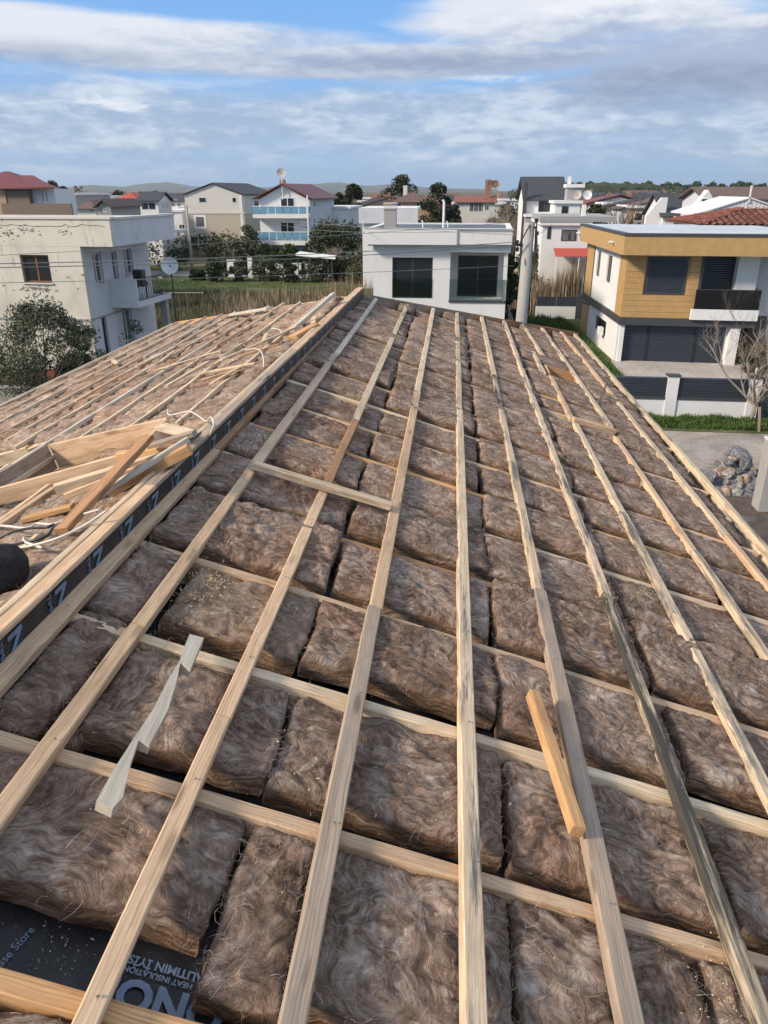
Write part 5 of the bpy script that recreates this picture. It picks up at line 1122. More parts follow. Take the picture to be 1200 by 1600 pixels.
for i in range(6): m.tube([(b.w + .2, .5, b.z - 2.1 + i * .35), (b.w + .75, .5, b.z - 2.1 + i * .35)], .02, 4)
m.build('ladder', MAT['white_frame'], b.t)
house('white_canopy_house', 'long low house with a white flat canopy roof behind the brown parapet', (82, 305, 117), 95, 10, roof='flat', mat='grey_wall', gmat_='white')
house('white_terrace_house', 'white terraced flat house behind the weathered house, left of the red roofs', (98, 309, 150), 112, 9, roof='flat', wins=[(128, 310, 131, 316)])
b = house('slate_gable_house', 'small house with a slate blue gable in front of the red roofed house', (152, 325, 173), 82, 8, roof='gableF', rise=.75, rmat='brown_roof', mat='grey_wall', wins=[(162, 326, 166, 330)])
b = house('brown_hip_house', 'low house with a brown roof just above the weathered house parapet', (118, 326, 150), 84, 8, roof='hip', rise=.8, rmat='brown_roof', mat='offwhite', wins=[(141, 327, 146, 331)])
house('red_hip_house', 'white house with a bright red roof and a yellow balcony left of the dark roof', (181, 313, 215), 105, 9, roof='hip', rise=.9, rmat='awning', wins=[(192, 315, 197, 330, W0, 'glass_curtain', 0), (206, 317, 212, 323)])
b = house('dark_hip_house', 'white house with two large windows and a dark roof above the weathered house', (216, 315, 246), 98, 5, roof='gableS', rise=1.0, rmat='dark_roof', wins=[(222, 318, 231, 326, 'anthracite', 'glass', 1), (233, 318, 242, 326, 'anthracite', 'glass', 1)], side=[(254, 318, 256, 325), (259, 318, 261, 325)], v=(-.02, 1), smat='shade_white')
house('small_dark_roof_house', 'small house with a dark roof just left of the beige house', (265, 316, 287), 120, 8, roof='gableS', rise=.8, rmat='dark_roof', wins=[(268, 318, 273, 322), (277, 318, 282, 322)])
b = house('pale_porch_house', 'low pale house with a columned porch below the beige house', (266, 331, 284), 118, 4, roof='flat', mat='shade_white', wins=[(280, 351, 289, 359)])
for i, px in enumerate((256, 269, 279)): x = b.loc(px, 380, 'F', -6)[0]; b.box('pillar', x, x + .35, -6.2, -5.85, 0, b.loc(270, 364, 'F', -6)[1], 'white')
b.box('porch_roof', b.loc(228, 364, 'F', -6)[0], b.loc(284, 364, 'F', -6)[0], -6.4, -1.0, b.loc(270, 364, 'F', -6)[1] + .01, b.loc(270, 361, 'F', -6)[1] + .1, 'white')
# far houses along the skyline, each with walls, roof and windows
g = random.Random(21); far = []
for i in range(84):
    px = g.choice([g.uniform(85, 300), g.uniform(85, 300), g.uniform(495, 830), g.uniform(905, 1110), g.uniform(905, 1110)]); d = g.uniform(125, 330); far.append((px, d))
far.sort(); last = {}
for i, (px, d) in enumerate(far):
    w = g.uniform(8, 13); ht = g.choice([3.4, 6.0, 6.2, 6.4]); rt = g.choice(['hip', 'gableS', 'hip', 'flat', 'gableF']); rm = g.choice(['old_red', 'red_metal', 'dark_roof', 'brown_roof', 'brown_roof', 'dark_roof']); wm = g.choice(['white', 'offwhite', 'white', 'white', 'shade_white', 'tan_wall'])
    up = 0
    if px > 905: up = max(0, (d - 260) * .012)
    x = sight(px, 300).x / sight(px, 300).y * d
    cn = {'old_red': 'faded red', 'red_metal': 'dark red', 'dark_roof': 'charcoal', 'brown_roof': 'brown'}[rm]; wn_ = {'white': 'white', 'offwhite': 'cream', 'shade_white': 'bluish white', 'tan_wall': 'tan'}[wm]
    rn = 'flat pale' if rt == 'flat' else cn + (' hip' if rt == 'hip' else ' gabled')
    ph = 'far left' if px < 190 else 'left' if px < 310 else 'centre left' if px < 600 else 'centre' if px < 830 else 'right' if px < 1000 else 'far right'
    key = (wn_, rn, ph); last[key] = last.get(key, 0) + 1
    b = B('distant_house', 'distant %s house, %s roof, %s skyline%s' % (wn_, rn, ph, '' if last[key] == 1 else ', %s from left' % ORD[last[key] - 1]), 'house', (x - w / 2, d), group='distant houses on the skyline'); b.w = w
    dp = g.uniform(7, 10); b.box('wall', 0, w, 0, dp, 0, ht + up, wm)
    if rt == 'flat': b.box('roof', -.3, w + .3, -.3, dp + .3, ht + up + .01, ht + up + .4, 'white')
    else: roof_mesh(b, 0, w, 0, dp, ht + up + .01, ht + up + g.uniform(1.2, 1.9), rt, .5, .15).build('roof', MAT[rm], b.t)
    if rt == 'gableF': MB(b.F).prism([(0, 0, ht + up), (w, 0, ht + up), (w / 2, 0, ht + up + 1.2)], (0, dp, 0)).build('gable', MAT[wm], b.t)
    if g.random() < .5: b.box('chimney', w * .7, w * .7 + .6, dp * .4, dp * .4 + .6, ht + up, ht + up + 2.2, 'chimney')
    for k in range(3):
        for fl in range(2 if ht > 5 else 1):
            xx = w * (.12 + .3 * k); zz = up + ht - 1.9 - 2.9 * fl; wd = MB(b.F).box(xx, xx + 1.3, -.05, -.004, zz, zz + 1.3).build('window', MAT['white_frame'], b.t); MB(b.F).box(xx + .12, xx + 1.18, -.07, -.052, zz + .12, zz + 1.18).build('pane', MAT['glass'], wd)

# ------------------------------------------------------------------ fences, walls, poles
fn = B('garden_fence', 'white wall with dark louvred panels in front of the ochre house', 'fence', (7.6, 31.8), (1, -.02), (0, 1)); zt_ = 8.8 - .2179 * 32.6
pil = [fn.rect((1044, 592, 1059, 655))[0], fn.rect((1173, 594, 1190, 657))[0]]; zp = fn.rect((1000, 623, 1010, 655))[3]
edges = [-3.2] + pil; W_ = .45
fn.box('wall', -3.2, pil[1], 0, .2, 0, zp, 'white')
for x in pil + [-3.2]: fn.box('pillar', x, x + W_, -.06, .26, 0, zt_ + .02, 'white'); fn.box('pillar_cap', x - .05, x + W_ + .05, -.1, .3, zt_ + .021, zt_ + .08, 'anthracite')
for a, b_ in ((edges[0] + W_, edges[1]), (edges[1] + W_, edges[2])):
    fn.box('sill', a, b_, -.03, .23, zp + .001, zp + .09, 'anthracite'); nn = 9; hh = (zt_ - .04 - zp - .1) / nn
    for i in range(nn): MB(fn.F).prism([(a, .03, zp + .10 + hh * i), (a, .12, zp + .10 + hh * (i + .35)), (a, .12, zp + .10 + hh * (i + 1.0)), (a, .03, zp + .10 + hh * (i + .62))], (b_ - a, 0, 0)).build('slat', MAT['navy_slat'], fn.t)
ga = B('gate', 'dark slatted driveway gate at the right edge', 'gate', (fn.F((pil[1] + W_ + .05, 0, 0)).x, 31.6)); nn = 20
for i in range(nn): ga.box('slat', 0, 3.2, 0, .05, .12 + i * 1.5 / nn, .12 + (i + .72) * 1.5 / nn, 'navy_slat')
for x in (0, 1.6, 3.2): ga.box('frame', x, x + .06, .052, .1, .08, 1.7, 'black_metal')
pl_ = fn.F((pil[1] + .2, .1, zt_ + .08)); lm = thing('pillar_lamp', pl_, 'small lamp on the white gate pillar', 'lamp'); m = MB(); m.tube([pl_, pl_ + Vector((0, 0, .1))], .08, 8); m.build('base', MAT['black_metal'], lm); m = MB(); m.tube([pl_ + Vector((0, 0, .1)), pl_ + Vector((0, 0, .34))], .05, 8); m.build('lamp_glass', MAT['white_frame'], lm)
# dark fence behind the side garden
fb = B('dark_fence', 'black panel fence between the concrete pole and the ochre house', 'fence', (yp(838, 470, 58).x, 58)); w = fb.loc(901, 470)[0]; z1 = fb.loc(870, 464)[1]; z0 = fb.loc(870, 479)[1]
fb.box('wall', 0, w, 0, .2, 0, z0, 'white')
for i in range(4): fb.box('panel', w * i / 4 + .02, w * (i + 1) / 4 - .02, .05, .1, z0 + .01, z1, 'navy_slat')
fb.box('post', w - .02, w + .4, -.1, .3, 0, z1 + .15, 'anthracite')
sf = thing('side_fence', (3.0, 45, 0), 'grey post and rail fence running away beside the white house', 'fence')
a0 = gp(848, 520); a1 = yp(820, 470, 60); 
for i in range(16):
    y = 34 + i * 1.7; x = 3.6 + .02 * i; m = MB(); m.box(x - .05, x + .05, y - .05, y + .05, 0, 1.75); m.build('post', MAT['anthracite'], sf)
    if i < 15:
        for k in range(5): m = MB(); m.box(x - .02, x + .02, y + .08, y + 1.62, .3 + k * .3, .5 + k * .3); m.build('rail', MAT['grey_wall'], sf)
# concrete utility pole
px_, py_ = 2.12, 24.0; pole = thing('concrete_pole', (px_, py_, 0), 'thick concrete utility pole right of the central white house', 'utility pole')
ztp = yp(815, 348, py_).z; m = MB(); m.tube([(px_, py_, 0), (px_ + .12, py_, ztp)], .205, 20, .155); m.build('shaft', MAT['concrete'], pole, True)
m = MB(); m.tube([(px_ + .02, py_ - .1, ztp - .2), (px_ + .34, py_ - .1, ztp - .1)], .03, 5); m.tube([(px_ + .30, py_ - .1, ztp - .1), (px_ + .34, py_ - .1, ztp - 1.0)], .03, 5); m.tube([(px_ - .26, py_, ztp - .62), (px_ + .25, py_, ztp - .62)], .035, 5); m.build('bracket', MAT['black_metal'], pole)
for dx, dz in ((.30, -.0), (.34, -.35), (.34, -.72), (-.22, -.6), (-.20, -.8)):
    m = MB(); m.tube([(px_ + dx, py_ - .1, ztp + dz), (px_ + dx, py_ - .1, ztp + dz + .12)], [.045, .06], 8); m.build('insulator', MAT['black_metal'], pole)
m = MB(); q = [Vector((px_ + .12, py_ - .16, ztp - .05)), Vector((px_ - .05, py_ - .3, ztp - .35)), Vector((px_ - .22, py_ - .2, ztp - .7))]; m.tube(q, .02, 5); q = [Vector((px_ + .3, py_ - .16, ztp)), Vector((px_ + .36, py_ - .22, ztp - .6)), Vector((px_ + .26, py_ - .2, ztp - 1.5)), Vector((px_ + .24, py_ - .2, ztp - 2.6))]; m.tube(q, .018, 5); m.build('pole_cable', MAT['black_metal'], pole)
for k, (py2, r) in enumerate(((388, .10), (423, .09))):
    c = yp(823.5, py2, py_); m = MB(); m.tube([c + Vector((-.1, 0, 0)), c + Vector((.1, 0, .0))], r, 10); m.build('lamp', MAT['white_frame'], pole)
dish('satellite_dish', 'white dish mounted on the concrete utility pole', yp(822, 409, py_), .2, (.9, -.6, .1))
up_ = gp(301, 424); tp = thing('street_lamp_pole', up_, 'thin pale utility pole with a lamp arm in front of the beige house', 'utility pole'); zt2 = yp(294, 320, up_.y).z
m = MB(); m.tube([up_, Vector((up_.x, up_.y, zt2))], .17, 10, .12); m.build('shaft', MAT['concrete'], tp, True); m = MB(); m.tube([Vector((up_.x, up_.y, zt2 - .3)), Vector((up_.x - .8, up_.y - .3, zt2 - .3)), Vector((up_.x - 1.0, up_.y - .3, zt2 + .5))], .04, 5); m.box(up_.x - 1.3, up_.x - .8, up_.y - .4, up_.y - .2, zt2 + .48, zt2 + .6); m.build('lamp_arm', MAT['grey_wall'], tp)
# overhead wires
MAT['wire'] = plain('overhead_wire', (.22, .22, .21), .5)
def wire(label, a, b, sag, r=.010):
    a = Vector(a); b = Vector(b); P = [a.lerp(b, t / 24) - Vector((0, 0, sag * 4 * (t / 24) * (1 - t / 24))) for t in range(25)]; o = MB().tube(P, r, 5).build('overhead_wire', MAT['wire']); tag(o, label, 'wire', 'overhead wires')
tp0 = Vector((px_ - .2, py_, 0))
fa = lambda px, py, y: yp(px, py, y)
for lb, a, b, sg, r in (('topmost overhead wire left of the concrete pole, faint above the others', fa(806, 347, 24), fa(-60, 402, 17), .05, .006), ('second overhead wire down, from the concrete pole to the left edge', fa(806, 378, 24), fa(-60, 413, 17), .10, .011),
        ('third overhead wire down, close below the second', fa(806, 383, 24), fa(-60, 419, 17), .11, .011), ('lowest overhead wire left of the concrete pole', fa(803, 415, 24), fa(-60, 443, 17), .06, .007),
        ('thin wire from the concrete pole towards the lamp pole by the beige house', fa(806, 367, 24), Vector((up_.x, up_.y, zt2 - .2)), .35, .010), ('wire running from the concrete pole over the central white house roof', fa(806, 360, 24), fa(430, 349, 95), .4, .012)):
    wire(lb, a, b, sg, r)
wire('wire leaving the concrete pole towards the grey parapet house', fa(826, 372, 24), fa(870, 340, 61), .2, .012)

lp_ = fa(-60, 420, 17); pl2 = thing('concrete_pole', (lp_.x - .1, 17, 0), 'concrete pole beyond the left frame edge holding the overhead wires', 'utility pole'); m = MB(); m.tube([(lp_.x - .1, 17, 0), (lp_.x - .1, 17, 8.3)], .17, 14, .13); m.build('shaft', MAT['concrete'], pl2, True)
# ------------------------------------------------------------------ right yard: post, rubble, stake
c = gp(1190, 797); cpn = thing('concrete_post', c, 'square concrete post standing beside the rubble pile', 'post'); m = MB(); m.box(c.x - .18, c.x + .42, c.y - .2, c.y + .35, 0, yp(1188, 690, c.y).z); m.build('shaft', MAT['concrete'], cpn); m = MB(); zz = yp(1188, 690, c.y).z; m.box(c.x - .2, c.x + .44, c.y - .22, c.y + .37, zz + .001, zz + .06); m.build('cap', MAT['offwhite'], cpn)
c = gp(1186, 676); beam('stake', Vector((c.x, c.y, 0)), Vector((c.x - .12, c.y + .1, 1.0)), .09, .05, (0, -1, 0), 'aged'); o = C.objects[-1] if False else [q for q in C.objects if q.name.startswith('stake')][-1]; tag(o, 'short wooden stake leaning in the grass by the gate', 'stake')
def rock_mat(name, a, b): t = NT(name); n1 = t.noise(t.obj(), 9, 6, .65); k = t.mix(t.step(n1, .35, .68), a, b); return t.out(k, .9, t.bump(n1, .6, .03))
MAT['rock_grey'] = rock_mat('grey_rubble', (.07, .07, .075), (.24, .24, .25)); MAT['rock_tan'] = rock_mat('tan_rubble', (.18, .11, .07), (.42, .31, .22)); MAT['rock_pale'] = rock_mat('pale_rubble', (.16, .15, .14), (.40, .38, .35))
def rock_mesh(r, seed):
    bm = bmesh.new(); bmesh.ops.create_icosphere(bm, subdivisions=2, radius=1); V = np.array([v.co[:] for v in bm.verts]); gg = np.random.default_rng(seed)
    for k in range(7):
        nrm = gg.normal(size=3); nrm /= np.linalg.norm(nrm); t_ = gg.uniform(.45, .8); dd = V @ nrm; V = V - np.maximum(dd - t_, 0)[:, None] * nrm
    V *= gg.uniform(.6, 1.15, 3) * r; V += pn(V * 3 / r + seed)[:, None] * .06 * r
    for v, p in zip(bm.verts, V): v.co = p
    me = bpy.data.meshes.new('rubble'); bm.to_mesh(me); bm.free(); return me
g = random.Random(4); base = gp(1150, 772); k = 0
big_ = [('large dark grey rock on top of the rubble pile', (1152, 722), .62, 'rock_grey'), ('tan orange rock on the left of the rubble pile', (1126, 741), .46, 'rock_tan'), ('pale tan slab low in front of the rubble pile', (1136, 768), .36, 'rock_tan'), ('grey round rock at the left foot of the rubble pile', (1112, 745), .26, 'rock_grey')]
for lb, (qx, qy), r, mt in big_:
    k += 1; me = rock_mesh(r, k); me.materials.append(MAT[mt]); p = yp(qx, qy, 24.0 if r > .5 else 23.4 if r > .4 else 22.9); tag(link('rubble_rock', me, M=Matrix.Translation(p)), lb, 'rock', 'rubble pile')
mb_ = MB(); sub = []
for i in range(110):
    k += 1; r = g.uniform(.09, .23); a = g.uniform(0, 6.28); q = g.random() ** .6; x = base.x + math.cos(a) * q * 1.5 + .1; y = 23.6 + math.sin(a) * q * .9; z = max(r * .5, (1 - q) * 1.1 * g.uniform(.5, 1))
    me = rock_mesh(r, 100 + k); rc = g.choice(['rock_grey', 'rock_grey', 'rock_pale', 'rock_tan', 'rock_grey']); me.materials.append(MAT[rc]); cn = {'rock_grey': 'dark grey', 'rock_pale': 'pale', 'rock_tan': 'tan'}[rc]; tag(link('rubble_stone', me, M=Matrix.Translation((x, y, z)) @ Matrix.Rotation(g.uniform(0, 6), 4, 'Z')), 'small %s broken stone in the rubble pile beside the concrete post' % cn, 'stone', cn + ' small stones of the rubble pile')
m = MB(); m.add([(base.x - 1.3, 22.6, .035), (base.x + 1.6, 22.6, .035), (base.x + 1.5, 24.8, .035), (base.x - 1.0, 24.8, .035), (base.x + .1, 23.7, .8)], [(0, 1, 4), (1, 2, 4), (2, 3, 4), (3, 0, 4)]); tag(m.build('rubble_heap', MAT['rock_grey']), 'dark core of the rubble heap under the stones', 'heap', kind='stuff')

# ------------------------------------------------------------------ trees and plants
p = gp(86, 603); tree('olive_tree', 'large olive tree in front of the weathered house, wide rounded crown', Vector((yp(76, 600, 27.5).x, 27.5, 0)), yp(90, 470, 27.5).z, 4.3, 'olive', 17000, .066, .20, .13, 3, 'olive trees by the weathered house', 34, cr=.17, flat=.32)
tree('olive_tree', 'smaller olive tree right of the large one, thin forked trunk', Vector((yp(128, 600, 28.5).x, 28.5, 0)), yp(128, 490, 28.5).z, 1.9, 'olive', 7500, .062, .42, .06, 5, 'olive trees by the weathered house', 20, cr=.2, flat=.32)
tree('olive_tree', 'olive branches at the left frame edge', Vector((yp(-12, 560, 28).x, 28, 0)), yp(0, 520, 28).z, 1.2, 'olive', 1200, .05, .4, .06, 6, 'olive trees by the weathered house', 12, flat=.32)
bare_tree('bare_sapling', 'bare reddish sapling at the left frame edge below the olive tree', Vector((yp(-6, 610, 25).x, 25, 0)), 2.6, .5, 8, .03, 'bark', 4)
tree('yellow_green_shrub', 'yellowish green shrub below the large olive tree', Vector((yp(55, 610, 25.5).x, 25.5, 0)), yp(52, 578, 25.5).z, 1.7, 'weeds', 2200, .05, .15, .04, 9, None, 14, 'shrub', flat=.4)
tree('leafy_shrub', 'sparse green shrub against the doorway of the weathered house', Vector((yp(205, 520, 36).x, 36, 0)), yp(205, 505, 36).z + .3, 2.0, 'olive', 1800, .06, .2, .04, 10, None, 14, 'shrub', flat=.35)
rw = B('rust_fence', 'rust red sheet fence below the olive trees', 'fence', (yp(-40, 600, 29.6).x, 29.6)); wr_ = rw.loc(122, 578)[0]
MAT['rust_sheet'] = plain('rust_red_sheet', (.17, .06, .035), .8, var=.35, scale=2)
for i in range(9): rw.box('panel', wr_ * i / 9 + .01, wr_ * (i + 1) / 9 - .01, 0, .04, .0, rw.loc(40, 576)[1], 'rust_sheet')
bx = B('low_garden_wall', 'low grey garden wall at the left below the rust fence', 'wall', (yp(-30, 620, 26).x, 26)); bx.box('wall_body', 0, 3.6, 0, .2, 0, bx.loc(10, 607)[1], 'concrete'); bx.box('coping', -.04, 3.64, -.04, .24, bx.loc(10, 607)[1] + .001, bx.loc(10, 607)[1] + .06, 'cladding_stone')

bt = gp(1169, 657); bare_tree('bare_tree', 'leafless pale branched tree in front of the white fence pillar', Vector((bt.x, bt.y - .25, 0)), 4.7, .95, 14, .10, 'pale_bark', 5, nb=6, fork=.16)
bare_tree('bare_tree', 'reddish leafless tree at the right edge behind the gate', Vector((yp(1200, 600, 34).x, 34, 0)), 5.2, .6, 15, .06, 'bark', 5, nb=6, fork=.15)
tree('evergreen_tree', 'dark evergreen behind the gate at the right edge', Vector((yp(1212, 560, 46).x, 46, 0)), 6.6, 4.5, 'dark_leaf', 4200, .11, .05, .2, 31, None, 26)
tree('evergreen_shrub', 'dark green shrub beside the white pillar of the ochre house', Vector((yp(1172, 560, 39.5).x + 1.0, 40.5, 0)), 1.3, 2.6, 'dark_leaf', 3200, .09, .0, .1, 32, None, 22, 'shrub')
blades('verge_grass', 'long green grass strip along the foot of the white fence', [(5.5, 30.0), (20, 29.6), (20, 31.5), (5.5, 31.6)], 22000, .40, .018, 'grass', 'grass', 1, .5, True)
blades('garden_weeds', 'green weeds growing behind the white fence', [(6.0, 34), (16, 35.4), (13.5, 37.4), (5.5, 38)], 9000, .30, .016, 'grass', 'weeds', 2)
blades('side_weeds', 'tall green weeds between the dark fence and the ochre house', [(4.2, 36), (8.6, 36), (8.2, 57), (4.6, 57)], 16000, .55, .03, 'grass', 'weeds', 3, .5)
blades('step_weeds', 'row of small weeds along the patio step', [(9.5, 38.35), (15.5, 38.3), (15.5, 38.6), (9.5, 38.6)], 500, .16, .012, 'grass', 'weeds', 4)
blades('dry_reeds', 'dense stand of tall dry reeds behind the black panel fence', [(yp(832, 440, 60).x, 59.5), (yp(905, 440, 60).x, 59.5), (yp(905, 440, 66).x, 66), (yp(830, 440, 66).x, 66)], 9000, 3.3, .035, 'dry', 'reeds', 5, .16)
blades('dry_reeds', 'dry reeds left of the concrete pole beside the white house', [(yp(800, 440, 60).x, 62), (yp(826, 440, 60).x, 62), (yp(826, 440, 66).x, 66), (yp(800, 440, 66).x, 66)], 1800, 2.6, .035, 'dry', 'reeds', 6, .16)
blades('field_grass', 'rough green grass over the open field', [(-34, 40), (-4.8, 42), (-5.5, 83.5), (-55, 83.5)], 22000, .22, .04, 'grass', 'grass', 7, .5, True)
blades('field_weeds', 'dry brown weeds standing over the open field', [(-26, 36), (-4.6, 36), (-5.5, 70), (-34, 70)], 34000, .75, .022, 'weeds', 'weeds', 8, .35, True)
blades('field_reeds', 'patchy dry stalks at the near edge of the field', [(-15, 40), (-5.0, 42), (-5.2, 82), (-18, 64)], 6000, 1.5, .02, 'dry', 'weeds', 9, .3, True)
blades('left_weeds', 'weeds beside the weathered house', [(-14.5, 30), (-8, 30), (-8, 46), (-14.0, 46)], 9000, .6, .022, 'weeds', 'weeds', 10, .5)
# hedge row in front of the roadside wall and dark garden trees
gr = 'shrubs along the road'
for i, (px, w, h, mt, lb) in enumerate([(337, 2.6, 2.2, 'dark_leaf', 'dark round shrub nearest the lamp pole'), (370, 2.0, 2.0, 'olive', 'olive green shrub before the short white wall'), (414, 3.2, 2.2, 'olive', 'wide greyish shrub right of the white wall opening'), (451, 2.1, 2.1, 'dark_leaf', 'dark shrub in the middle of the roadside row'),
        (488, 2.5, 2.0, 'olive', 'greyish shrub right of the dark middle shrub'), (522, 2.9, 2.1, 'dark_leaf', 'dark shrub right of the carport along the road'), (562, 3.2, 2.4, 'olive', 'last roadside shrub beside the central white house'), (304, 1.6, 1.1, 'dark_leaf', 'small dark shrub left of the lamp pole foot')]):
    tree('roadside_shrub', lb, Vector((yp(px, 420, 80).x, 80 + (i % 3) * .8, 0)), h, w, mt, 2600, .13, .0, .06, 40 + i, gr, 16, 'shrub')
gd = 'garden trees around the blue balcony house'
for i, (px, y, w, h, mt, lb) in enumerate([(386, 87, 4.2, 5.2, 'olive', 'dark olive tree between the beige house and the blue balconies'), (412, 86.5, 3.2, 3.4, 'green_leaf', 'green tree under the blue balconies, left'), (452, 86.5, 3.0, 3.1, 'green_leaf', 'green citrus like tree under the blue balconies, right'), (512, 88, 6.0, 5.6, 'dark_leaf', 'broad dark tree right of the blue balcony house'),
        (548, 90, 6.5, 5.0, 'dark_leaf', 'broad dark tree beside the central white house'), (575, 85, 4.5, 3.6, 'olive', 'low olive tree at the corner of the central white house'), (430, 87.5, 3.0, 2.6, 'dark_leaf', 'low dark bush under the blue balconies')]):
    tree('garden_tree', lb, Vector((yp(px, 400, y).x, y, 0)), h, w, mt, 4200, .17, .05, .12, 60 + i, gd, 24)
bare_tree('bare_fig_tree', 'bare grey branched tree in front of the broad dark tree', Vector((yp(518, 400, 84).x, 84, 0)), 4.0, .9, 71, .1, 'pale_bark', 4)
for i, (px, y) in enumerate(((345, 60), (372, 52), (330, 48))): bare_tree('bare_shrub', ['pale leafless shrub in the field below the lamp pole', 'pale leafless shrub in the middle of the field', 'pale leafless shrub nearest the roof in the field'][i], Vector((yp(px, 450, y).x, y, 0)), 2.4, 1.0, 80 + i, .035, 'pale_bark', 4, 'shrub', 'leafless shrubs in the field', 7, .08)
# walls and frames along the road
for i, (xa, xb, ya, lb) in enumerate(((354, 376, 407, 'short white wall left of the gate below the beige house'), (386, 393, 402, 'white gate pillar right of the short wall'), (414, 470, 412, 'white garden wall below the blue balconies'), (478, 503, 414, 'white garden wall right of the blue balconies'))):
    y = 84; a = yp(xa, ya, y); b_ = yp(xb, ya, y); q = B('roadside_wall', lb, 'wall', (a.x, y), group='roadside walls'); q.box('wall_body', 0, b_.x - a.x, 0, .2, 0, a.z, 'white'); q.box('coping', -.05, b_.x - a.x + .05, -.05, .25, a.z + .001, a.z + .08, 'offwhite')
for i, (px, y) in enumerate(((262, 52), (312, 52))):
    pass
fr = thing('timber_frame', (yp(290, 460, 50).x, 50, 0), 'rusty goal like frame of thin posts in the field', 'frame'); z1 = yp(290, 458, 50).z; xs = [yp(px, 458, 50).x for px in (268, 279, 292, 316)]
for x in xs: m = MB(); m.tube([(x, 50, 0), (x, 50, z1)], .045, 6); m.build('post', MAT['bark'], fr)
m = MB(); m.tube([(xs[0] - .6, 50, z1), (xs[-1] + .1, 50, z1 + .02)], .045, 6); m.build('rail', MAT['pale_bark'], fr)
# big trees on the skyline
for i, (px, y, w, yt, mt, sh, lb) in enumerate([(553, 135, 3.6, 284, 'dark_leaf', 'round', 'tall dark narrow tree left of the big skyline trees'), (627, 150, 7.2, 273, 'dark_leaf', 'round', 'large broad dark tree on the centre skyline'), (684, 120, 6.2, 283, 'dark_leaf', 'round', 'large dark tree right of the tan house'), (530, 140, 3.4, 299, 'dark_leaf', 'round', 'low dark tree left of the tall narrow tree'),
        (79, 130, 5, 280, 'dark_leaf', 'round', 'dark umbrella pine behind the red roofed house'), (96, 132, 6, 290, 'dark_leaf', 'round', 'second dark pine behind the red roofed house'), (700, 115, 3.5, 310, 'dark_leaf', 'round', 'low dark tree at the foot of the large right tree'), (172, 160, 1.6, 296, 'dark_leaf', 'cone', 'small cypress left of the red hip roof'), (220, 150, 3.4, 296, 'dark_leaf', 'cone', 'dark conifer behind the dark roofed house'),
        (183, 170, 5.0, 296, 'dark_leaf', 'round', 'round tree right of the small cypress'), (240, 170, 5.0, 299, 'olive', 'round', 'round tree right of the dark conifer'), (798, 100, 4.5, 322, 'olive', 'round', 'bushy tree left of the steep charcoal roof'), (935, 110, 5, 320, 'dark_leaf', 'round', 'dark tree behind the grey parapet'), (975, 105, 7.0, 318, 'bare', 'round', 'brownish tree right of the dark tree behind the parapet')]):
    zt_2 = yp(px, yt, y).z
    if mt == 'bare': bare_tree('skyline_tree', lb, Vector((yp(px, 300, y).x, y, 0)), zt_2 + .5, .7, 90 + i, .2, 'bark', 5, group='trees on the skyline')
    else: tree('skyline_tree', lb, Vector((yp(px, 300, y).x, y, 0)), zt_2, w, mt, 5000, .22, .18, .22, 90 + i, 'trees on the skyline', 26, shape=sh, cr=.2)
for i, px in enumerate((118, 122, 127)): tree('poplar_tree', ['left of three thin leafless poplars on the left skyline', 'middle and tallest of three leafless poplars', 'right of three thin leafless poplars on the left skyline'][i], Vector((yp(px, 300, 190).x, 190, 0)), yp(px, (285, 281, 286)[i], 190).z, 1.3, 'dry', 900, .16, .1, .12, 120 + i, 'poplars on the left skyline', 16, shape='column', cr=.3)
for i, px in enumerate((783, 792, 803)): bare_tree('bare_skyline_tree', ['bare tree right of the pink roofed house', 'bare tree in the middle right of the pink roof', 'bare tree just left of the concrete pole'][i], Vector((yp(px, 320, 90).x, 90, 0)), 7.2 - i * .5, .6, 130 + i, .12, 'pale_bark', 5, group='bare skyline trees')
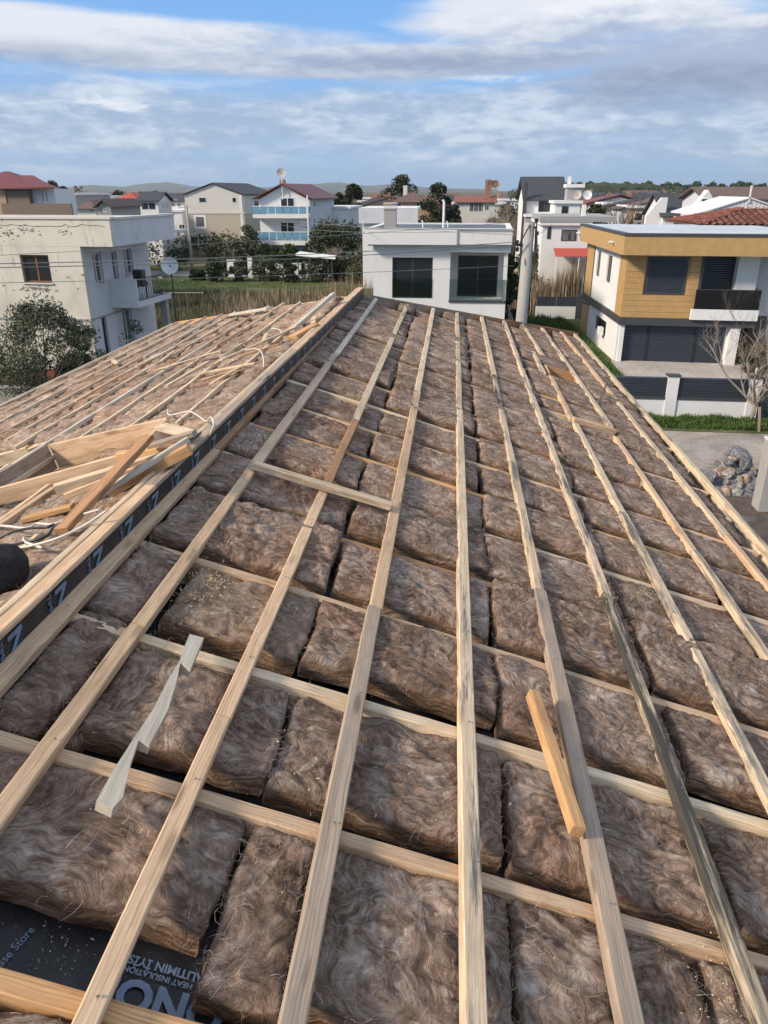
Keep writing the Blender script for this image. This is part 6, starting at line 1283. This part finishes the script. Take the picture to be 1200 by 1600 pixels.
# right of the centre: dark shrubs above the reeds
for i, (px, y, w, yt, mt, lb) in enumerate([(846, 64, 4.2, 388, 'dark_leaf', 'dark bush behind the reeds next to the concrete pole'), (866, 70, 4.0, 392, 'dark_leaf', 'dark bush rising behind the reeds'), (893, 68, 3.6, 402, 'yellow_leaf', 'yellowish hedge under the red awning'), (797, 52, 1.6, 392, 'dark_leaf', 'dark bush between the white house and the pole'), (832, 70, 3.0, 380, 'bare', 'brownish bare bush behind the concrete pole')]):
    z_ = yp(px, yt, y).z
    if mt == 'bare': bare_tree('bare_bush', lb, Vector((yp(px, 400, y).x, y, 0)), z_, .8, 150 + i, .06, 'bark', 4, 'bush')
    else: tree('dense_bush', lb, Vector((yp(px, 400, y).x, y, 0)), z_, w, mt, 5200, .12, .02, .1, 150 + i, 'bushes round the reeds', 24, 'bush')
# far belts of trees that read as one mass
def belt(name, label, az0, az1, d0, d1, n, h0, h1, mat, seed, size=.35, up=None):
    gg = np.random.default_rng(seed); a = np.radians(gg.uniform(az0, az1, n)); d = gg.uniform(d0, d1, n); h = gg.uniform(h0, h1, n); c = np.stack([d * np.sin(a), d * np.cos(a), h * .55 + (0 if up is None else up(d))], 1); r = np.stack([h * .55, h * .55, h * .5], 1)
    return tag(leaves(name, c, r, n * 200, size, mat, None, (0, 0, 0), seed), label, 'trees', kind='stuff')
belt('tree_belt', 'far belt of dark trees behind the left houses', -34, -5, 230, 420, 120, 3.5, 6.8, 'dark_leaf', 1)
belt('tree_belt', 'far belt of dark trees behind the central houses', -5, 6, 230, 420, 60, 3.5, 6.8, 'dark_leaf', 2)
belt('tree_belt', 'far belt of mixed trees below the wooded hill', 4, 26, 130, 520, 260, 4, 7.5, 'olive', 3, .4, lambda d: np.maximum(0, (d - 260) * .012))
belt('hill_trees', 'dark woodland covering the low hill on the right', 5.5, 32, 540, 640, 300, 4, 6.5, 'dark_leaf', 4, .8, lambda d: np.maximum(0, (d - 520) * .075))
belt('near_scrub', 'low dark scrub between the right background houses', 4.5, 22, 68, 120, 120, 1.8, 4.2, 'dark_leaf', 5, .2)
belt('near_scrub', 'low dark scrub between the left background houses', -32, -4, 92, 150, 140, 1.8, 3.8, 'dark_leaf', 6, .2)
# ------------------------------------------------------------------ air
hm = bpy.data.materials.new('pale_air'); hm.use_nodes = True; hn = hm.node_tree; hn.nodes.clear(); ho = hn.nodes.new('ShaderNodeOutputMaterial'); hv = hn.nodes.new('ShaderNodeVolumePrincipled')
hv.inputs['Color'].default_value = (.72, .82, .95, 1); hv.inputs['Density'].default_value = 0.9e-4; hv.inputs['Anisotropy'].default_value = .2; hn.links.new(hv.outputs[0], ho.inputs['Volume'])
m = MB(); m.box(-9400, 9400, -700, 9400, -2, 140); tag(m.build('haze', hm, loc=(0, 0, 0)), kind='stuff')
